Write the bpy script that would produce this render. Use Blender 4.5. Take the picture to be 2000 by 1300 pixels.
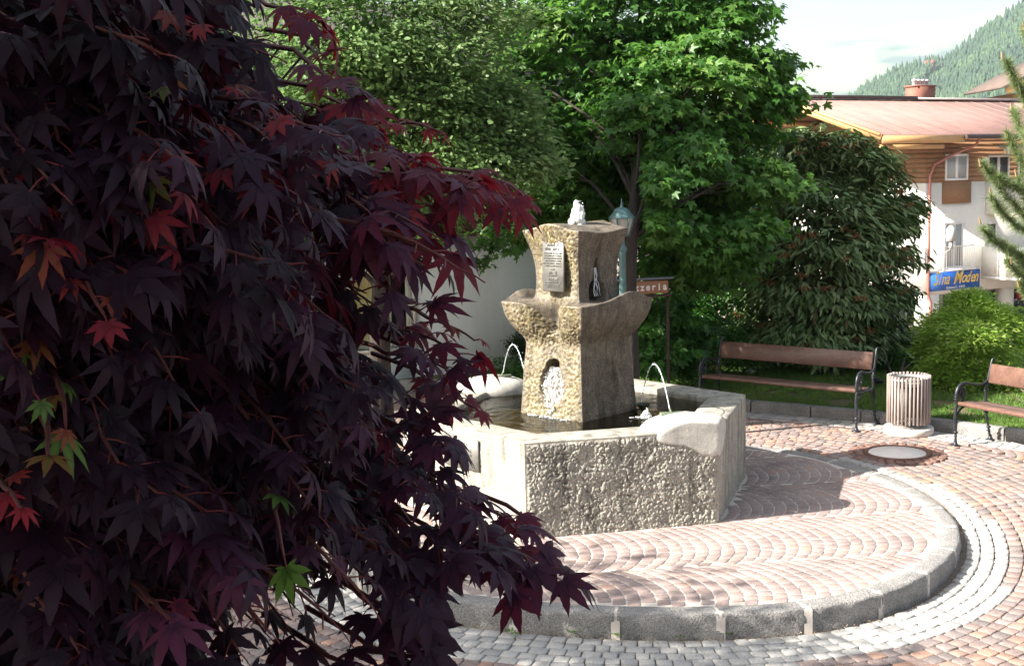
import bpy, math, random
import numpy as np
from mathutils import Vector, Matrix
C = bpy.context.scene.collection
for _o in list(bpy.data.objects): bpy.data.objects.remove(_o)
rng = np.random.default_rng(7); random.seed(7)
PI = math.pi

# ---------------------------------------------------------------- camera
FOC, PITCH, ROLL, CAMZ = 2391.1, 0.12689, -0.02618, 2.942
cp_, sp_, cr_, sr_ = math.cos(PITCH), math.sin(PITCH), math.cos(ROLL), math.sin(ROLL)
cam = bpy.data.cameras.new('camera'); camo = bpy.data.objects.new('camera', cam); C.objects.link(camo)
_F = Vector((0, cp_, -sp_)); _R0 = Vector((1, 0, 0)); _U0 = Vector((0, sp_, cp_))
_r = _R0*cr_ + _U0*sr_; _u = -_R0*sr_ + _U0*cr_
camo.matrix_world = Matrix(((_r.x, _u.x, -_F.x, 0), (_r.y, _u.y, -_F.y, 0), (_r.z, _u.z, -_F.z, CAMZ), (0, 0, 0, 1)))
cam.sensor_width = 36; cam.lens = FOC/2000*36
cam.clip_start = 0.05; cam.clip_end = 40000
bpy.context.scene.camera = camo

# ---------------------------------------------------------------- sun, sky, exposure
SUN_AZ, SUN_EL = math.radians(197), math.radians(35)     # direction towards the sun (x = cos, y = sin)
sd = Vector((math.cos(SUN_AZ)*math.cos(SUN_EL), math.sin(SUN_AZ)*math.cos(SUN_EL), math.sin(SUN_EL)))
sl = bpy.data.lights.new('sun', 'SUN'); sl.energy = 5.0; sl.angle = math.radians(0.5); sl.color = (1, .94, .84)
so = bpy.data.objects.new('sun', sl); C.objects.link(so); so.rotation_mode = 'QUATERNION'
so.rotation_quaternion = sd.to_track_quat('Z', 'Y'); so.location = (-30, -10, 30)
wd = bpy.data.worlds.new('World'); bpy.context.scene.world = wd; wd.use_nodes = True
nt = wd.node_tree; nt.nodes.clear()
sky = nt.nodes.new('ShaderNodeTexSky'); sky.sky_type = 'NISHITA'; sky.sun_disc = False
sky.sun_elevation = SUN_EL; sky.sun_rotation = math.atan2(sd.x, sd.y); sky.air_density = 1.2; sky.dust_density = 4.5
bg = nt.nodes.new('ShaderNodeBackground'); bg.inputs[1].default_value = 0.05
wo = nt.nodes.new('ShaderNodeOutputWorld'); hs = nt.nodes.new('ShaderNodeHueSaturation'); hs.inputs['Saturation'].default_value = .62; hs.inputs['Value'].default_value = 1.12
nt.links.new(sky.outputs[0], hs.inputs['Color']); nt.links.new(hs.outputs[0], bg.inputs[0]); nt.links.new(bg.outputs[0], wo.inputs[0])
vs = bpy.context.scene.view_settings
vs.view_transform = 'Standard'; vs.look = 'None'; vs.exposure = 1.95; vs.gamma = 1
sc = bpy.context.scene
sc.cycles.max_bounces = 6; sc.cycles.transparent_max_bounces = 12; sc.cycles.volume_bounces = 1
sc.cycles.caustics_reflective = False; sc.cycles.caustics_refractive = False

# ---------------------------------------------------------------- helpers
def W(px, py, Y=None, z=None):
    """where the ray through a measured point of the photograph meets depth Y or height z"""
    dx, dy = px-1000, py-650
    X = dx*cr_+dy*sr_; v = -(-dx*sr_+dy*cr_)
    d = np.array([X/FOC, cp_+v/FOC*sp_, -sp_+v/FOC*cp_])
    t = (z-CAMZ)/d[2] if Y is None else Y/d[1]
    return np.array([0, 0, CAMZ])+t*d

def _hash(i, j, k, s):
    n = (i*73856093) ^ (j*19349663) ^ (k*83492791) ^ (s*2654435761 & 0x7fffffff)
    n = (n & 0x7fffffff); n = ((n >> 13) ^ n); n = (n*(n*n*15731+789221)+1376312589) & 0x7fffffff
    return n/0x7fffffff
def vnoise(P, scale=1.0, oct=1, seed=0):
    out = 0; amp = 1; tot = 0
    for o in range(oct):
        Q = P*scale; I = np.floor(Q).astype(np.int64); f = Q-I; f = f*f*(3-2*f); r = 0
        for a in (0, 1):
            for b in (0, 1):
                for c in (0, 1):
                    w = (f[:, 0] if a else 1-f[:, 0])*(f[:, 1] if b else 1-f[:, 1])*(f[:, 2] if c else 1-f[:, 2])
                    r = r+w*_hash(I[:, 0]+a, I[:, 1]+b, I[:, 2]+c, seed+o)
        out = out+amp*(r*2-1); tot += amp; amp *= .5; scale *= 2.07
    return out/tot
def worley(P, scale, seed=0):
    Q = P*scale; I = np.floor(Q).astype(np.int64); d1 = np.full(len(P), 9.); d2 = np.full(len(P), 9.)
    for a in (-1, 0, 1):
        for b in (-1, 0, 1):
            for c in (-1, 0, 1):
                J = I+np.array([a, b, c])
                pt = J+np.stack([_hash(J[:, 0], J[:, 1], J[:, 2], seed+s) for s in (11, 12, 13)], -1)
                d = np.linalg.norm(Q-pt, axis=1)
                d2 = np.minimum(d2, np.maximum(d, d1)); d1 = np.minimum(d1, d)
    return d1, d2
def sstep(a, b, x):
    t = np.clip((x-a)/(b-a), 0, 1); return t*t*(3-2*t)

def tag(o, label=None, cat=None, group=None, kind=None):
    for k, v in (('label', label), ('category', cat), ('group', group), ('kind', kind)):
        if v: o[k] = v
    return o
def thing(name, loc, label, cat, group=None, rz=0):
    o = bpy.data.objects.new(name, None); C.objects.link(o); o.location = loc; o.rotation_euler = (0, 0, rz)
    o.empty_display_size = .2
    return tag(o, label, cat, group)
def part(o, parent):
    o.parent = parent
    return o

class G:
    """collects shapes (world coordinates unless said) and links them as ONE mesh object"""
    def __init__(s): s.V = []; s.F = []; s.T = []; s.n = 0
    def add(s, V, F, tint=0.5):
        V = np.asarray(V, float).reshape(-1, 3); F = np.asarray(F, int)
        s.V.append(V); s.F.append(F+s.n); s.T.append(np.broadcast_to(np.asarray(tint, float), (len(V),)).copy()); s.n += len(V)
        return s
    def box(s, c, size, rz=0, tint=.5, bev=0.0, R=None):
        x, y, z = np.array(size)/2
        if bev > 0:
            b = min(bev, x*.49, y*.49, z*.49)
            def ring(xx, yy, zz, bb): return [(-xx+bb, -yy, zz), (xx-bb, -yy, zz), (xx, -yy+bb, zz), (xx, yy-bb, zz), (xx-bb, yy, zz), (-xx+bb, yy, zz), (-xx, yy-bb, zz), (-xx, -yy+bb, zz)]
            rs = [ring(x-b, y-b, -z, b*.3), ring(x, y, -z+b, b), ring(x, y, z-b, b), ring(x-b, y-b, z, b*.3)]
            V = np.array([p for r in rs for p in r]); F4 = []
            for k in range(3):
                for i in range(8): F4.append((k*8+i, k*8+(i+1) % 8, k*8+8+(i+1) % 8, k*8+8+i))
            caps = [(0, 7, 6, 5), (0, 5, 4, 1), (1, 4, 3, 2), (24, 25, 28, 29), (24, 29, 30, 31), (25, 26, 27, 28)]
            F = np.array(F4+caps)
        else:
            V = np.array([(-x, -y, -z), (x, -y, -z), (x, y, -z), (-x, y, -z), (-x, -y, z), (x, -y, z), (x, y, z), (-x, y, z)])
            F = np.array([(0, 3, 2, 1), (4, 5, 6, 7), (0, 1, 5, 4), (1, 2, 6, 5), (2, 3, 7, 6), (3, 0, 4, 7)])
        if R is None:
            a, b_ = math.cos(rz), math.sin(rz); R = np.array([[a, -b_, 0], [b_, a, 0], [0, 0, 1]])
        return s.add(V@np.asarray(R).T+np.array(c), F, tint)
    def beam(s, p, q, w, h, tint=.5, bev=0, up=(0, 0, 1)):
        p, q = np.array(p, float), np.array(q, float); d = q-p; L = np.linalg.norm(d); d /= L
        side = np.cross(d, up); side /= np.linalg.norm(side); u = np.cross(side, d)
        return s.box((p+q)/2, (L, w, h), R=np.stack([d, side, u], 1), tint=tint, bev=bev)
    def tube(s, P, r, n=8, tint=.5, cap=True, flat=1.0):
        P = np.asarray(P, float); m = len(P); r = np.broadcast_to(np.asarray(r, float), (m,))
        T = np.gradient(P, axis=0); T /= np.linalg.norm(T, axis=1)[:, None]+1e-12
        ref = np.array([0, 0, 1.]) if abs(T[0][2]) < .9 else np.array([1., 0, 0])
        N = np.cross(T[0], ref); N /= np.linalg.norm(N); V = []
        for i in range(m):
            N = N-T[i]*np.dot(N, T[i]); N /= np.linalg.norm(N)+1e-12; B = np.cross(T[i], N)
            a = np.arange(n)*2*PI/n
            V.append(P[i]+r[i]*(np.cos(a)[:, None]*N+flat*np.sin(a)[:, None]*B))
        V = np.concatenate(V); i = np.arange(n); j = (i+1) % n; F = []
        for k in range(m-1): F.append(np.stack([k*n+i, k*n+j, (k+1)*n+j, (k+1)*n+i], -1))
        s.add(V, np.concatenate(F), tint)
        if cap:
            for k, e in ((0, P[0]), (m-1, P[-1])):
                s.add(np.vstack([V[k*n:(k+1)*n], e]), [(a, (a+1) % n, n) for a in range(n)], tint)
        return s
    def lathe(s, prof, c=(0, 0, 0), n=32, tint=.5, sx=1, sy=1):
        prof = np.array(prof, float); a = np.arange(n)*2*PI/n; V = []
        for r_, z_ in prof: V.append(np.stack([np.cos(a)*r_*sx, np.sin(a)*r_*sy, np.full(n, z_)], -1))
        V = np.concatenate(V)+np.array(c); i = np.arange(n); j = (i+1) % n
        F = np.concatenate([np.stack([k*n+i, k*n+j, (k+1)*n+j, (k+1)*n+i], -1) for k in range(len(prof)-1)])
        return s.add(V, F, tint)
    def prism(s, poly, z0, z1, tint=.5):
        n = len(poly); P = np.array(poly, float); V = np.vstack([np.c_[P, np.full(n, z0)], np.c_[P, np.full(n, z1)]])
        s.add(V, [(i, (i+1) % n, n+(i+1) % n, n+i) for i in range(n)], tint)
        c = P.mean(0)
        for zz, o in ((z0, 0), (z1, n)):
            s.add(np.vstack([V[o:o+n], [c[0], c[1], zz]]), [(i, (i+1) % n, n) for i in range(n)], tint)
        return s
    def grid(s, V, nu, nv, tint=.5, closed=False):
        i, j = np.meshgrid(np.arange(nu-(0 if closed else 1)), np.arange(nv-1), indexing='ij'); i = i.ravel(); j = j.ravel(); i2 = (i+1) % nu
        return s.add(V, np.stack([i*nv+j, i2*nv+j, i2*nv+j+1, i*nv+j+1], -1), tint)
    def inst(s, TV, TF, M, O, tint=.5, TT=None):
        """template verts/faces placed by matrices M (k,3,3) and origins O (k,3)"""
        k, n = len(M), len(TV)
        if k == 0: return s
        V = np.einsum('kij,nj->kni', M, TV)+O[:, None, :]
        F = (TF[None]+(np.arange(k)*n)[:, None, None]).reshape(-1, TF.shape[1])
        t = np.repeat(np.broadcast_to(np.asarray(tint, float), (k,)), n)
        if TT is not None: t = t+np.tile(TT, k)
        return s.add(V.reshape(-1, 3), F, t)
    def build(s, name, mat, parent=None, smooth=False, origin=None):
        V = np.concatenate(s.V); T = np.concatenate(s.T)
        org = np.array(parent.matrix_world.translation if False else (0, 0, 0), float) if origin is None else np.array(origin, float)
        me = bpy.data.meshes.new(name); me.vertices.add(len(V)); me.vertices.foreach_set('co', (V-org).ravel())
        tot = np.concatenate([np.full(len(f), f.shape[1]) for f in s.F]); lp = np.concatenate([f.ravel() for f in s.F])
        me.loops.add(len(lp)); me.loops.foreach_set('vertex_index', lp.astype(np.int32))
        me.polygons.add(len(tot)); st = np.concatenate([[0], np.cumsum(tot)[:-1]])
        me.polygons.foreach_set('loop_start', st.astype(np.int32)); me.polygons.foreach_set('loop_total', tot.astype(np.int32))
        if smooth: me.polygons.foreach_set('use_smooth', np.ones(len(tot), bool))
        at = me.attributes.new('tint', 'FLOAT', 'POINT'); at.data.foreach_set('value', T.astype(np.float32))
        me.update(calc_edges=True); me.validate(); me.materials.append(mat)
        o = bpy.data.objects.new(name, me); C.objects.link(o); o.location = org
        if parent is not None:
            o.parent = parent; o.matrix_parent_inverse = pinv(parent)
        return o
def wmat(o):
    m = Matrix.Translation(o.location) @ o.rotation_euler.to_matrix().to_4x4()
    return (wmat(o.parent) @ o.matrix_parent_inverse @ m) if o.parent else m
def pinv(o): return wmat(o).inverted()

# ---------------------------------------------------------------- materials
def srgb(*c):
    return tuple(((x/255)/12.92 if x/255 <= .04045 else ((x/255+.055)/1.055)**2.4) for x in c)+(1,)
def new_mat(name):
    m = bpy.data.materials.new(name); m.use_nodes = True; t = m.node_tree; t.nodes.clear()
    out = t.nodes.new('ShaderNodeOutputMaterial'); return m, t, out
def ramp(t, fac, stops, interp='LINEAR'):
    r = t.nodes.new('ShaderNodeValToRGB'); r.color_ramp.interpolation = interp; e = r.color_ramp.elements
    while len(e) < len(stops): e.new(.5)
    for k, (p, c) in enumerate(stops): e[k].position = p; e[k].color = c if len(c) == 4 else tuple(c)+(1,)
    t.links.new(fac, r.inputs[0]); return r.outputs[0]
def noise(t, scale, detail=4, rough=.6, coord='Object', stretch=None, kind='noise'):
    tc = t.nodes.new('ShaderNodeTexCoord'); v = tc.outputs[coord]
    if stretch:
        mp = t.nodes.new('ShaderNodeMapping'); mp.inputs['Scale'].default_value = stretch; t.links.new(v, mp.inputs[0]); v = mp.outputs[0]
    if kind == 'voronoi':
        n = t.nodes.new('ShaderNodeTexVoronoi'); n.inputs['Scale'].default_value = scale; t.links.new(v, n.inputs[0]); return n.outputs['Distance']
    n = t.nodes.new('ShaderNodeTexNoise'); n.inputs['Scale'].default_value = scale; n.inputs['Detail'].default_value = detail
    n.inputs['Roughness'].default_value = rough; t.links.new(v, n.inputs['Vector']); return n.outputs['Fac']
def attr(t, name='tint'):
    a = t.nodes.new('ShaderNodeAttribute'); a.attribute_name = name; return a.outputs['Fac']
def mixc(t, f, a, b, mode='MIX'):
    m = t.nodes.new('ShaderNodeMix'); m.data_type = 'RGBA'; m.blend_type = mode
    for k, x in ((0, f), (6, a), (7, b)):
        if hasattr(x, 'is_linked'): t.links.new(x, m.inputs[k])
        else: m.inputs[k].default_value = x
    return m.outputs[2]
def math_(t, op, a, b=0.0):
    m = t.nodes.new('ShaderNodeMath'); m.operation = op
    for k, x in ((0, a), (1, b)):
        if hasattr(x, 'is_linked'): t.links.new(x, m.inputs[k])
        else: m.inputs[k].default_value = x
    return m.outputs[0]
def bump(t, h, strength=.4, dist=.01, prev=None):
    b = t.nodes.new('ShaderNodeBump'); b.inputs['Strength'].default_value = strength; b.inputs['Distance'].default_value = dist
    t.links.new(h, b.inputs['Height'])
    if prev is not None: t.links.new(prev, b.inputs['Normal'])
    return b.outputs[0]
def pbr(t, out, col, rough=.8, nrm=None, metal=0, spec=.5, transl=None, tw=.35, coat=0):
    p = t.nodes.new('ShaderNodeBsdfPrincipled')
    for k, x in (('Base Color', col), ('Roughness', rough), ('Metallic', metal)):
        if hasattr(x, 'is_linked'): t.links.new(x, p.inputs[k])
        else: p.inputs[k].default_value = x
    p.inputs['Specular IOR Level'].default_value = spec; p.inputs['Coat Weight'].default_value = coat
    if nrm is not None: t.links.new(nrm, p.inputs['Normal'])
    s = p.outputs[0]
    if transl is not None:
        tr = t.nodes.new('ShaderNodeBsdfTranslucent'); ms = t.nodes.new('ShaderNodeMixShader'); ms.inputs[0].default_value = tw
        if hasattr(transl, 'is_linked'): t.links.new(transl, tr.inputs[0])
        else: tr.inputs[0].default_value = transl
        t.links.new(s, ms.inputs[1]); t.links.new(tr.outputs[0], ms.inputs[2]); s = ms.outputs[0]
    t.links.new(s, out.inputs[0]); return p
def simple(name, c1, c2=None, scale=8, rough=.7, bs=30, bstr=.3, bd=.004, metal=0, spec=.5, stretch=None, tintamt=0.0):
    m, t, o = new_mat(name); c2 = c2 or c1
    n = noise(t, scale, 5, .65, stretch=stretch); col = ramp(t, n, [(.3, c1), (.7, c2)])
    if tintamt:
        v = math_(t, 'ADD', math_(t, 'MULTIPLY', attr(t), tintamt*2), 1-tintamt)
        col = mixc(t, 1.0, col, (1, 1, 1, 1), 'MULTIPLY') if False else col
        h = t.nodes.new('ShaderNodeHueSaturation'); t.links.new(v, h.inputs['Value']); t.links.new(col, h.inputs['Color']); col = h.outputs[0]
    nb = bump(t, noise(t, bs, 4, .6, stretch=stretch), bstr, bd)
    pbr(t, o, col, rough, nb, metal, spec); return m
def leafmat(name, stops, tcol, tw=.4, rough=.45, spec=.4):
    m, t, o = new_mat(name)
    col = ramp(t, attr(t), stops)
    col = mixc(t, .5, col, ramp(t, noise(t, 14, 3), [(.3, (.35, .35, .35, 1)), (.7, (.65, .65, .65, 1))]), 'OVERLAY')
    tc = mixc(t, .5, col, tcol)
    pbr(t, o, col, rough, None, 0, spec, transl=tc, tw=tw); return m
# ================================================================ SETTING
CP = np.array([1.06, 10.58])                     # centre of the raised round platform
FC = np.array([0.61, 11.31])                     # centre of the fountain
_kp = np.array([(1.87, 6.96), (2.3, 7.21), (2.76, 7.68), (3.08, 8.24), (3.19, 8.69), (3.2, 9.53), (2.9, 10.5), (2.62, 11.02), (2.27, 11.22),
                (.92, 6.87), (.33, 6.96), (-.14, 7.11), (-.51, 7.25)])*1.15
_ka = np.arctan2(_kp[:, 1]-CP[1], _kp[:, 0]-CP[0]); _kr = np.linalg.norm(_kp-CP, axis=1)
_ka = np.concatenate([_ka, [1.6, 2.2, 2.8, -2.9, -2.5]]); _kr = np.concatenate([_kr, [2.74]*5])
_o = np.argsort(_ka); _ka = _ka[_o]; _kr = _kr[_o]
def rk(th):
    th = (np.asarray(th)+PI) % (2*PI)-PI; r = 0; w = 0
    for k in (-.12, -.06, 0, .06, .12): r = r+np.interp(th+k, _ka, _kr, period=2*PI); w += 1
    return r/w
def bandw(th):
    th = (np.asarray(th)+PI) % (2*PI)-PI
    return np.interp(th, [-3.1, -1.57, -.5, .3, .8, 3.1], [.5, .52, .36, .15, .03, .03])
def gz(x, y):
    return -.155+.155*sstep(8.4, 10.7, np.asarray(y, float))
K2 = np.array([(-6, 17.6), (-3, 17.4), (-.6, 16.9), (.9, 16.2), (2.1, 15.4), (2.86, 14.87), (3.4, 14.52), (4.1, 14.02), (4.75, 13.42), (5.3, 12.85), (6.2, 11.9), (7.6, 10.9), (10, 10.2)])
def k2y(x): return np.interp(x, K2[:, 0], K2[:, 1])

# --- ground sheet reaching the horizon
def axis(near, far, n1, n2): 
    a = np.linspace(-near, near, n1); b = near+(far-near)*(np.linspace(0, 1, n2+1)[1:])**3
    return np.concatenate([-b[::-1], a, b])
gx = axis(12, 12000, 97, 24); gy = axis(30, 12000, 241, 24)
X, Y = np.meshgrid(gx, gy, indexing='ij')
Z = gz(X, Y)-.022
Z = Z-3.85*sstep(21.5, 29, Y+np.clip(-X, 0, 8)*.8)
g = G().grid(np.stack([X, Y, Z], -1).reshape(-1, 3), len(gx), len(gy))
tag(g.build('ground', simple('ground_mat', srgb(134, 120, 110), srgb(112, 102, 94), .8, .95, 60, .5, .01)), kind='structure')

# --- setts
def setts(g, Q, h, tint, cut=.10, zf=gz, inset=.945, jit=.0022, bev=.0022):
    Q = np.asarray(Q, float); k = len(Q)
    nx = np.roll(Q, -1, 1); c1 = Q+(nx-Q)*cut; c2 = Q+(nx-Q)*(1-cut)
    P = np.stack([c1, c2], 2).reshape(k, 8, 2); c = P.mean(1, keepdims=True)
    P = P+rng.normal(0, .0022, P.shape)
    top = c+(P-c)*inset
    z0 = zf(c[..., 0], c[..., 1])+h+rng.normal(0, jit, (k, 1)); til = rng.normal(0, .02, (k, 1, 2))
    zt = z0+((top-c)*til).sum(-1); zo = z0+((P-c)*til).sum(-1)-bev; zb = zo-.035
    V = np.concatenate([np.concatenate([top, zt[..., None]], -1), np.concatenate([P, zo[..., None]], -1), np.concatenate([P, zb[..., None]], -1)], 1)
    base = (np.arange(k)*24)[:, None]; i = np.arange(8); j = (i+1) % 8
    Fr = np.concatenate([np.stack([8+i, 8+j, j, i], -1), np.stack([16+i, 16+j, 8+j, 8+i], -1)])
    tt = np.repeat(tint, 24); g.add(V.reshape(-1, 3), (base[:, None, :]+Fr[None]).reshape(-1, 4), tt)
    g.F.append((base+np.arange(8)[None])+(g.n-k*24))
def scallop(x0, x1, y0, y1, w, d, size, axis_rot=0.0, ctr=(0, 0), gap=.9):
    out = []; R = w/math.sqrt(2); L = R*PI/2; n = max(3, int(round(L/size))); 
    ncol = int((y1-y0)/w)+1; nk = int((x1-x0)/d)+1
    for c in range(ncol):
        yc = y0+(c+.5)*w; ph = random.random()*d
        for k in range(nk):
            ss = np.linspace(-PI/4, PI/4, n+1)+(.5 if k % 2 else 0)*(PI/2/n); ss = np.clip(ss, -PI/4, PI/4)
            ss[1:-1] += rng.normal(0, .008, n-1); s = R*np.sin(ss); off = R*np.cos(ss)-R*math.cos(PI/4)
            xa = x0+k*d+ph; a = np.stack([xa+off, yc+s], -1); b = np.stack([xa+d+off, yc+s], -1)
            for j in range(n):
                if s[j+1]-s[j] < .03: continue
                q = np.array([a[j], b[j], b[j+1], a[j+1]]); m = q.mean(0); out.append(m+(q-m)*gap)
    Q = np.array(out); ca, sa = math.cos(axis_rot), math.sin(axis_rot)
    return Q@np.array([[ca, sa], [-sa, ca]])+np.array(ctr)
def concentric(r0, rows, d, size, a0, a1, gap=.9, extra=lambda th: 0):
    out = []
    for i in range(rows):
        a = a0
        while a < a1:
            rr = rk(a)+extra(a)+r0+i*d; da = size*random.uniform(.85, 1.2)/rr
            b = a+da; p = []
            for (t, r_) in ((a, 0), (a, d), (b, d), (b, 0)):
                R = float(rk(t)+extra(t))+r0+i*d+r_; p.append((CP[0]+R*math.cos(t), CP[1]+R*math.sin(t)))
            q = np.array(p)[[0, 1, 2, 3]]; m = q.mean(0); out.append(m+(q-m)*gap); a = b
        
    return np.array(out)
def hexdist(P, Rh):                                # signed distance to the basin outline
    a = math.radians(-108.77)+np.arange(6)*PI/3+PI/6; n = np.stack([np.cos(a), np.sin(a)], -1)
    return ((P-FC)@n.T).max(-1)-Rh*math.cos(PI/6)
HEXR = 1.66
# platform
g = G(); Q = scallop(-4, 7, -5, 5, 1.10, .104, .11, 0.1, (1.0, 10.6), .91)
c = Q.mean(1); d = c-CP; ok = (np.linalg.norm(d, axis=1) < rk(np.arctan2(d[:, 1], d[:, 0]))-.205) & (hexdist(c, HEXR) > .02)
Q = Q[ok]; setts(g, Q, .0, rng.random(len(Q)), zf=lambda x, y: np.zeros_like(x)-.002, jit=.0008, bev=.0012, inset=.96, cut=.1)
m, t, o = new_mat('platform_sett_mat')
col = ramp(t, attr(t), [(0, srgb(112, 94, 94)), (.25, srgb(134, 110, 107)), (.5, srgb(148, 124, 119)), (.78, srgb(126, 110, 112)), (.95, srgb(152, 122, 110)), (1, srgb(166, 118, 94))])
col = mixc(t, .35, col, ramp(t, noise(t, 2.2, 5), [(.35, srgb(100, 90, 90)), (.65, srgb(196, 176, 166))]))
col = mixc(t, .35, col, ramp(t, noise(t, 90, 4), [(.3, srgb(90, 80, 80)), (.7, srgb(190, 175, 168))]))
pbr(t, o, col, .72, bump(t, noise(t, 120, 4), .5, .004)); tag(g.build('platform_paving', m), kind='structure')
g = G(); th = np.linspace(0, 2*PI, 97)[:-1]; R = rk(th)-.08
g.prism(np.stack([CP[0]+R*np.cos(th), CP[1]+R*np.sin(th)], -1), -.25, -.006)
tag(g.build('platform_mortar', simple('mortar_mat', srgb(206, 198, 190), srgb(184, 174, 166), 6, .95, 150, .5, .004)), kind='structure')

# kerb of granite blocks with mortar joints
g = G(); gj = G(); a = -PI
while a < PI-.02:
    r = float(rk(a)); L = random.uniform(.58, .72)/r; b = min(a+L, PI); n = 16
    aa = np.linspace(a+.022/r*.5, b-.022/r*.5, n); sec = [(-.165, -.3), (-.165, -.004), (-.158, .004), (-.10, .006), (-.035, .005), (-.012, 0), (-.002, -.012), (.0, -.05), (.0, -.09), (.0, -.13), (.0, -.3)]
    V = []
    for q in aa:
        R = float(rk(q))
        for (u, z) in sec: V.append((CP[0]+(R+u)*math.cos(q), CP[1]+(R+u)*math.sin(q), z))
    V = np.array(V); N = V[:, :2]-CP; N /= np.linalg.norm(N, axis=1)[:, None]
    dn = vnoise(V, 14, 3, 5)*.020+vnoise(V, 45, 2, 9)*.010; us = np.tile([0, 0, 0, 0, .2, .6, 1, 1, 1, 1, 1], n)
    V[:, :2] += N*(dn*us)[:, None]; V[:, 2] += vnoise(V, 9, 3, 8)*.004*(V[:, 2] > -.02)
    g.grid(V, n, len(sec), random.random())
    for e in (0, n-1):
        E_ = V[e*len(sec):(e+1)*len(sec)]; g.add(np.vstack([E_, E_.mean(0)]), [(i, i+1, len(sec)) for i in range(len(sec)-1)], .5)
    a = b
    th = [a-.03/r, a, a+.03/r]
    V = [(CP[0]+(float(rk(q))+u)*math.cos(q), CP[1]+(float(rk(q))+u)*math.sin(q), z) for q in th for (u, z) in [(-.16, -.3), (-.16, .002), (-.03, .006), (-.002, -.01), (.004, -.3)]]
    gj.grid(V, 3, 5)
m, t, o = new_mat('granite_mat')
col = ramp(t, noise(t, 5, 6, .7), [(.3, srgb(66, 66, 68)), (.5, srgb(108, 106, 105)), (.72, srgb(156, 152, 148))])
col = mixc(t, .5, col, ramp(t, noise(t, 130, 3), [(.35, srgb(70, 70, 72)), (.6, srgb(190, 186, 182))]))
pbr(t, o, col, .85, bump(t, noise(t, 60, 5), .9, .016)); granite = m
tag(g.build('kerb', granite, smooth=True), kind='structure')
tag(gj.build('kerb_mortar', bpy.data.materials['mortar_mat']), kind='structure')

# white granite setts round the kerb and porphyry paving beyond
g = G()
Qb = []; Qp = []
for i in range(14):
    q = concentric(.045+i*.106, 1, .106, .11, -PI, PI, .92)
    c = q.mean(1)-CP; th = np.arctan2(c[:, 1], c[:, 0]); inb = bandw(th) > (i+.6)*.106; Qb.append(q[inb]); Qp.append(q[~inb])
q = np.concatenate(Qb); q1 = np.concatenate(Qp)
setts(g, q, .0, rng.random(len(q)), inset=.93, bev=.003)
m, t, o = new_mat('white_sett_mat')
col = ramp(t, attr(t), [(0, srgb(138, 138, 138)), (.5, srgb(162, 160, 158)), (1, srgb(184, 180, 174))])
col = mixc(t, .4, col, ramp(t, noise(t, 70, 4), [(.3, srgb(100, 100, 100)), (.7, srgb(205, 200, 195))]))
pbr(t, o, col, .8, bump(t, noise(t, 90, 4), .6, .005)); tag(g.build('granite_sett_band', m), kind='structure')
g = G()
q2 = scallop(-6, 12, -6, 8, 1.2, .102, .108, .12, (2, 10.4), .94)
for k, q in enumerate((q1, q2)):
    c = q.mean(1); d = c-CP; th = np.arctan2(d[:, 1], d[:, 0]); r = np.linalg.norm(d, axis=1)
    ok = (c[:, 1] < k2y(c[:, 0])-.36) & (c[:, 0] > -5.5) & (c[:, 0] < 9) & (c[:, 1] > 4.5)
    ok &= np.linalg.norm(c-np.array([3.96, 12.42]), axis=1) > .5
    if k == 1: ok &= r > rk(th)+.045+14*.106+.05
    q = q[ok]; setts(g, q, .0, rng.random(len(q)))
q3 = []
for (dd) in (.11, .22, .33):                        # grey gutter setts along the lawn kerb
    L = 0; seg = []; xs = np.arange(-1, 9, .11)
    for x in xs: 
        sl_ = math.atan2(k2y(x+.05)-k2y(x-.05), .1); nx, ny = math.sin(sl_), -math.cos(sl_); tx, ty = math.cos(sl_), math.sin(sl_)
        p = np.array([x+nx*dd, k2y(x)+ny*dd]); u = np.array([tx, ty])*.05/max(math.cos(sl_), .5); v = np.array([nx, ny])*.05
        q3.append([p-u-v, p-u+v, p+u+v, p+u-v])
q3 = np.array(q3)[:, ::-1]; g3 = G(); setts(g3, q3, .004, rng.random(len(q3)))
tag(g3.build('gutter_setts', bpy.data.materials['white_sett_mat']), kind='structure')
m, t, o = new_mat('porphyry_mat')
col = ramp(t, attr(t), [(0, srgb(92, 88, 92)), (.2, srgb(120, 100, 98)), (.42, srgb(140, 116, 110)), (.6, srgb(116, 108, 110)), (.8, srgb(150, 120, 108)), (.94, srgb(166, 122, 98)), (1, srgb(140, 134, 134))])
col = mixc(t, .3, col, ramp(t, noise(t, 60, 4), [(.3, srgb(80, 74, 72)), (.7, srgb(196, 180, 168))]))
pbr(t, o, col, .75, bump(t, noise(t, 110, 4), .6, .005)); tag(g.build('porphyry_paving', m), kind='structure')

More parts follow.
